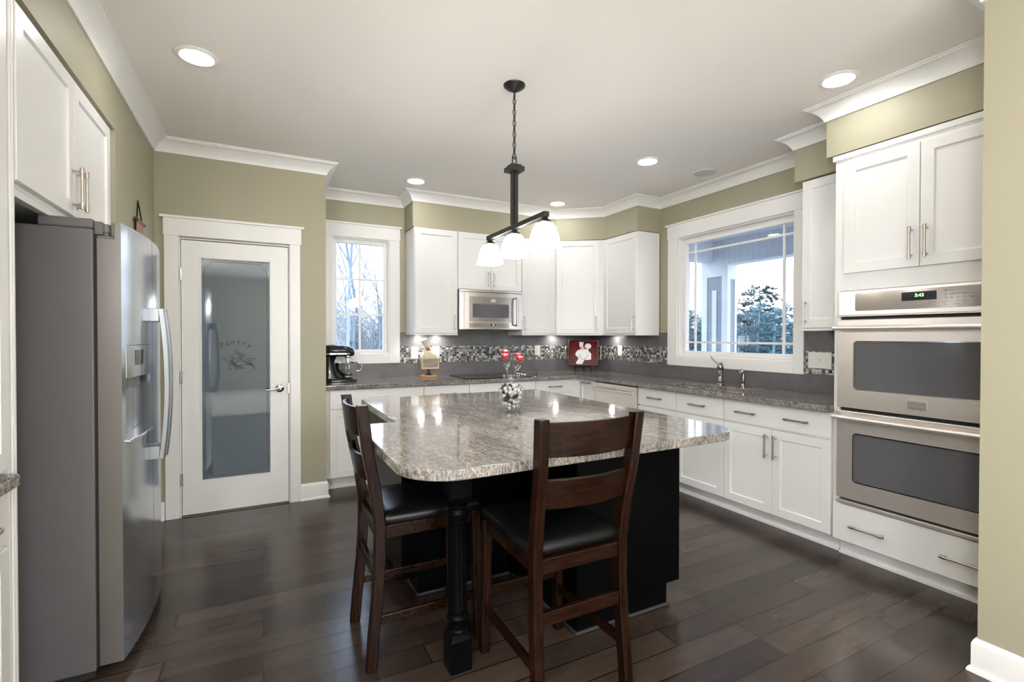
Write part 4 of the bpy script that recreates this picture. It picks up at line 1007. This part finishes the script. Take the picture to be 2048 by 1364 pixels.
blob([(-.075, .022), (-.01, .022), (.03, .10), (-.06, .11)], -.0144); blob([(.03, .075), (.105, .085), (.105, .16), (.07, .20), (.02, .15)], -.0143)
blob([(-.048, .25), (-.004, .25), (.004, .318), (-.056, .318)], -.0147); blob(ell(.062, .262, .042, .036), -.0147); blob([(.03, .19), (.07, .20), (.065, .24), (.05, .24)], -.0142)
b.build('chef_design', CW, bk)
b = tb(); blob(ell(-.012, .238, .024, .024), -.0152); b.build('chef_face', mat('painted_pink', (.75, .42, .34), .5), bk)
b = tb(); b.tube([(-.055, -.0152, .125), (-.01, -.0155, .085), (.04, -.0155, .10), (.07, -.0152, .15)], .0022, 6); b.tube([(-.05, -.0152, .15), (-.035, -.0152, .14), (-.04, -.0152, .125)], .0022, 6); b.build('outline', BLACK, bk)

# ------------------------------------------------------------------ vase, pebbles, glass roses
VX, VY, VZ = 1.250, 2.440, .9145
t = thing('glass_vase', 'clear glass vase filled with black and white pebbles on the island', 'vase', (VX, VY, VZ))
vp = [(.036, 0), (.040, .004), (.052, .030), (.066, .075), (.073, .110), (.070, .130), (.056, .146), (.043, .155), (.040, .165), (.043, .190), (.047, .206)]
b = MB(); b.lathe(vp+[(r-.0035, z) for r, z in vp[::-1][:-1]]+[(.034, .008)], seg=40); b.build('vessel', VASEG, t, smooth=60)
def vr(z):
    for (r0, z0), (r1, z1) in zip(vp, vp[1:]):
        if z0 <= z <= z1: return r0+(r1-r0)*(z-z0)/(z1-z0)
    return .03
rnd = random.Random(21); pm = {}
PEB = {'black': mat('black_pebble', (.022, .022, .026), .25), 'white': mat('white_pebble', (.58, .55, .53), .35), 'grey': mat('grey_pebble', (.30, .29, .28), .35)}
for nm, m_ in PEB.items():
    b = MB(); b.ball((0, 0, 0), (.0125, .0105, .0085), 12, 8); o = b.build('pebble', m_, None, smooth=True); pm[nm] = o
placed = []; tries = 0
while len(placed) < 118 and tries < 40000:
    tries += 1; z = rnd.uniform(.020, .150); lim = vr(z)-.0035-.0128
    if lim < .003: continue
    q = lim*sqrt(rnd.uniform(.15, 1)); a = rnd.uniform(0, 2*pi); p = Vector((q*cos(a), q*sin(a), z))
    if any((p-c).length < .0172 for c in placed): continue
    placed.append(p); nm = rnd.choices(['black', 'white', 'grey'], [.42, .42, .16])[0]
    src = pm[nm]; o = src if 'label' not in src else src.copy()
    if o is not src: C.objects.link(o)
    o.location = (VX+p.x, VY+p.y, VZ+p.z); o.rotation_euler = (rnd.uniform(0, 3), rnd.uniform(0, 3), rnd.uniform(0, 3))
    tag(o, nm+' pebble among those filling the clear vase', 'pebble', nm+' pebbles in the vase')
REDG = mat('red_glass', (.50, .010, .025), .06); REDG.node_tree.nodes['Principled BSDF'].inputs['Coat Weight'].default_value = 1
LEAFG = mat('green_glass', (.24, .38, .15), .1)
b = bsdf(REDG); b.inputs['Transmission Weight'].default_value = .25
STEMG = m_clear('clear_stem_glass', (.80, .86, .86), 3.0)
def rose(dx, dy, h, fx, fy, label, leaf):
    t = thing('glass_rose', label, 'glass flower', (VX+dx, VY+dy, VZ+.155), 0, 'glass roses in the vase')
    MB().tube([(0, 0, 0), (fx*.5, fy*.5, h*.5), (fx, fy, h-.012)], .0032, 8).build('stem', STEMG, t, smooth=True)
    b = MB(); b.lathe([(.004, h-.018), (.014, h-.010), (.021, h+.000), (.024, h+.009), (.022, h+.018), (.016, h+.021), (.012, h+.013), (.004, h+.018)], (fx, fy, 0), 24, True, lambda a, z: 1+.10*cos(5*a))
    b.ball((fx, fy, h+.010), (.011, .011, .011)); b.build('bloom', REDG, t, smooth=60)
    b = MB(); zl = h*.62; lx, ly = fx*.62, fy*.62
    for s in (-1, 1): b.sweep([[(lx+s*u, ly-wd, zl+zz), (lx+s*u, ly, zl+zz+.003), (lx+s*u, ly+wd, zl+zz), (lx+s*u, ly, zl+zz-.002)] for u, wd, zz in ((.002, .001, -.012), (.009, .007, .002), (.016, .006, .010), (.022, .001, .014))])
    b.ball((lx, ly, zl-.008), .005); b.build('leaf', LEAFG if leaf else STEMG, t, smooth=60)
def ro(o): return (o*.889, -o*.458)
for o0, o1, h_, lb, lf in ((-.016, -.034, .150, 'red glass rose leaning furthest left in the vase', True), (-.004, -.006, .170, 'tallest red glass rose near the middle of the vase', False),
                       (.008, .026, .138, 'red glass rose lowest of the bunch, right of the tallest one', True), (.018, .042, .152, 'red glass rose furthest right in the vase', False)):
    d0, d1 = ro(o0), ro(o1); rose(d0[0], d0[1]+(-.010 if lf else .016), h_, d1[0], d1[1]+(-.026 if lf else .032), lb, lf)
t = thing('glass_dish', 'small crystal dish on the counter at the right of the cooktop', 'dish', (2.60, 4.50, .9145))
MB().lathe([(.018, 0), (.022, .004), (.030, .018), (.036, .032), (.033, .032), (.026, .016), (.01, .007)], seg=10).build('bowl', m_clear('crystal', (.75, .82, .86), 4), t)
# ------------------------------------------------------------------ hanging banner on left wall
t = thing('wall_banner', 'small pink scroll banner hanging by a black cord above the refrigerator', 'banner', (XL+.004, 3.725, 2.17), R(90))
MB().tube([(-.07, -.010, -.125), (0, -.003, 0), (.07, -.010, -.125)], .004, 6).build('cord', BLACK, t, smooth=True)
MB().tube([(-.095, -.012, -.130), (.095, -.012, -.130)], .011, 12).build('dowel', mat('rosy_wood', (.36, .16, .12), .5), t, smooth=True)
FIN = mat('dark_finial', (.06, .03, .02), .5)
for s in (-1, 1): MB().ball((s*.100, -.012, -.130), (.013, .013, .013), 10, 8).build('finial', FIN, t, smooth=True)
MB().box(-.082, -.014, -.36, .082, -.010, -.132).build('cloth', mat('rosy_cloth', (.42, .24, .18), .8), t)

# ------------------------------------------------------------------ outside
struct(MB().box(3.95, -1, -.15, 6.25, 5.6, -.03).build('floor_porch', mat('porch_boards', (.35, .36, .38), .6)))
struct(MB().box(3.945, -2, 2.74, 6.6, 5.6, 2.80).build('ceiling_porch', BEAD))
b = MB(); b.box(6.0, -2, 2.385, 6.22, 5.30, 2.739); struct(b.build('trim_2', BEAD))
b = MB(); b.box(3.95, 5.09, 2.455, 5.999, 5.30, 2.739); struct(b.build('trim_3', BEAD))
t = thing('porch_column', 'square white porch column with recessed panels beyond the sink window', 'column', (6.0, 5.06, -.03))
MB().box(.006, -.225, 0, .20, .225, 2.4145).build('shaft', PORCHG, t)
b = MB()
for y in (-.232, .132): b.box(-.004, y, 0, .02, y+.10, 2.4145)
b.box(-.004, -.132, 2.25, .02, .132, 2.4145); b.box(-.004, -.04, .9, .02, .04, 2.05); b.box(-.004, -.132, 0, .02, .132, .25)
b.box(.0201, -.232, 0, .06, -.2251, 2.4145); b.box(.15, -.232, 0, .2, -.2251, 2.4145); b.box(.06, -.232, 2.2, .15, -.2251, 2.4145)
b.build('panel_moulding', PORCH, t)
GZ = -3.0
tag(MB().prism([(-90, 5.3), (6.4, 5.3), (6.4, -70), (140, -70), (140, 160), (-90, 160)], GZ-.1, GZ).build('ground', GROUND), None, None, kind='structure')
def tree_mesh(seed, h, spread, m, levels=4, name='branches', trunk=.10, dense=3):
    rnd = random.Random(seed); b = MB()
    def grow(p, d, L, r, lev):
        n = 3; pts = [p]; rr = [r]
        for i in range(n):
            d = (d+Vector((rnd.uniform(-1, 1), rnd.uniform(-1, 1), rnd.uniform(-.2, .5)))*.13).normalized(); p = p+d*L/n; pts.append(p); rr.append(r*(1-.4*(i+1)/n))
        b.tube(pts, rr, 4 if lev else 6, cap=False)
        if lev < levels:
            for k in range(dense+(2 if lev == 0 else 0)):
                q = pts[1+k % n] if lev else pts[0].lerp(pts[-1], .3+.7*k/(dense+2)); a = rnd.uniform(0, 2*pi)
                nd_ = (d*.9+Vector((cos(a), sin(a), .25))*spread).normalized(); grow(q, nd_, L*rnd.uniform(.40, .58), r*(.36 if lev == 0 else .48), lev+1)
    grow(Vector((0, 0, 0)), Vector((0, 0, 1)), h*.75, trunk, 0)
    return b.build(name, m, smooth=False, fix=False)
def scatter(name, label, cat, meshes, spots, group):
    for i, (x, y, s, rz) in enumerate(spots):
        src = meshes[i % len(meshes)]; o = src if 'label' not in src else src.copy()
        if o is not src: C.objects.link(o)
        o.name = name; o.location = (x, y, GZ); o.scale = (s, s, s); o.rotation_euler = (0, 0, rz)
        tag(o, label, cat, group)
rnd = random.Random(11)
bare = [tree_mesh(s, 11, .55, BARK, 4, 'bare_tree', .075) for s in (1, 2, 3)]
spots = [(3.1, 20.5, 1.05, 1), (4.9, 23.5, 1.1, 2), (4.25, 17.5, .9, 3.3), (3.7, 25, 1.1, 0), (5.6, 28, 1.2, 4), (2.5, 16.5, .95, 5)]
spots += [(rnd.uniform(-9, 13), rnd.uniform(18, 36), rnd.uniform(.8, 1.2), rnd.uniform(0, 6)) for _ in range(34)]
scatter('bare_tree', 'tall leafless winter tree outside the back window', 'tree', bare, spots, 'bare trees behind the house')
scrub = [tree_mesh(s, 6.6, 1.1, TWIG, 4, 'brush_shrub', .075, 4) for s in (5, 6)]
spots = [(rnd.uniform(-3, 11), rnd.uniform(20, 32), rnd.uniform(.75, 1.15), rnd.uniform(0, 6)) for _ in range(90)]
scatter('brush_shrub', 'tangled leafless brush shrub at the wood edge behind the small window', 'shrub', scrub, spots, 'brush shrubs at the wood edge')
def pine_mesh(seed, h, m, n=26, flat=False, name='pine_tree', ns=1.0):
    rnd = random.Random(seed); b = MB(); b.tube([(0, 0, 0), (.1, 0, h*.5), (0, .05, h)], [.16, .10, .03], 6)
    for k in range(n):
        zf = (.55+.45*k/n) if flat else (.12+.88*k/n); z = h*zf; L = (1.9*(1-abs(zf-.80)*2.0) if flat else 1.7*(1-zf)+.25); a = k*2.4+rnd.uniform(-.3, .3)
        L *= rnd.uniform(.75, 1.2); e = Vector((L*cos(a), L*sin(a), z+rnd.uniform(-.1, .35))); b.tube([(0, 0, z), e], [.03, .01], 4)
        for j in range(12 if flat else 9):
            q = Vector((0, 0, z)).lerp(e, .30+.70*j/(11 if flat else 8))+Vector((rnd.uniform(-.2, .2), rnd.uniform(-.2, .2), rnd.uniform(-.05, .15)))
            for g in range(38 if flat else 26):
                dd = Vector((rnd.uniform(-1, 1), rnd.uniform(-1, 1), rnd.uniform(-.1, .8))).normalized()*rnd.uniform(.14, .34)*ns; w_ = dd.cross(Vector((0, 0, 1))).normalized()*.022*ns
                vv = [b.v(q+w_), b.v(q-w_), b.v(q+dd)]; b.bm.faces.new(vv)
    return b.build(name, m, fix=False)
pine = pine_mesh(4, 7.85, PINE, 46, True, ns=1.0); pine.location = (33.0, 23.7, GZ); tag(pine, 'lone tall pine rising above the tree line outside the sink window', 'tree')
thick = [pine_mesh(s, 5.7, mat('evergreen_%d' % s, c, .8), 34, False, 'evergreen_tree', .8) for s, c in ((7, (.13, .245, .26)), (8, (.21, .29, .35)), (9, (.16, .27, .30)))]  # distance haze is mixed into these pale blue-greens
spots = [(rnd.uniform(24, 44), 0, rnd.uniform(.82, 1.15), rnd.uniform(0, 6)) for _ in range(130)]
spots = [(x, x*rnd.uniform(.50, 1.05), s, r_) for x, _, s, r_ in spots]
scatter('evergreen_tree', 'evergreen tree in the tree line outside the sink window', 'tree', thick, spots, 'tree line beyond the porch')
spots = [(rnd.uniform(-10, 22), rnd.uniform(38, 48), rnd.uniform(.8, 1.2), rnd.uniform(0, 6)) for _ in range(40)]
scatter('evergreen_tree', 'evergreen tree far behind the bare trees outside the small window', 'tree', [thick[1].copy() for _ in range(0)] or [thick[1]], spots, 'evergreens far behind the house')
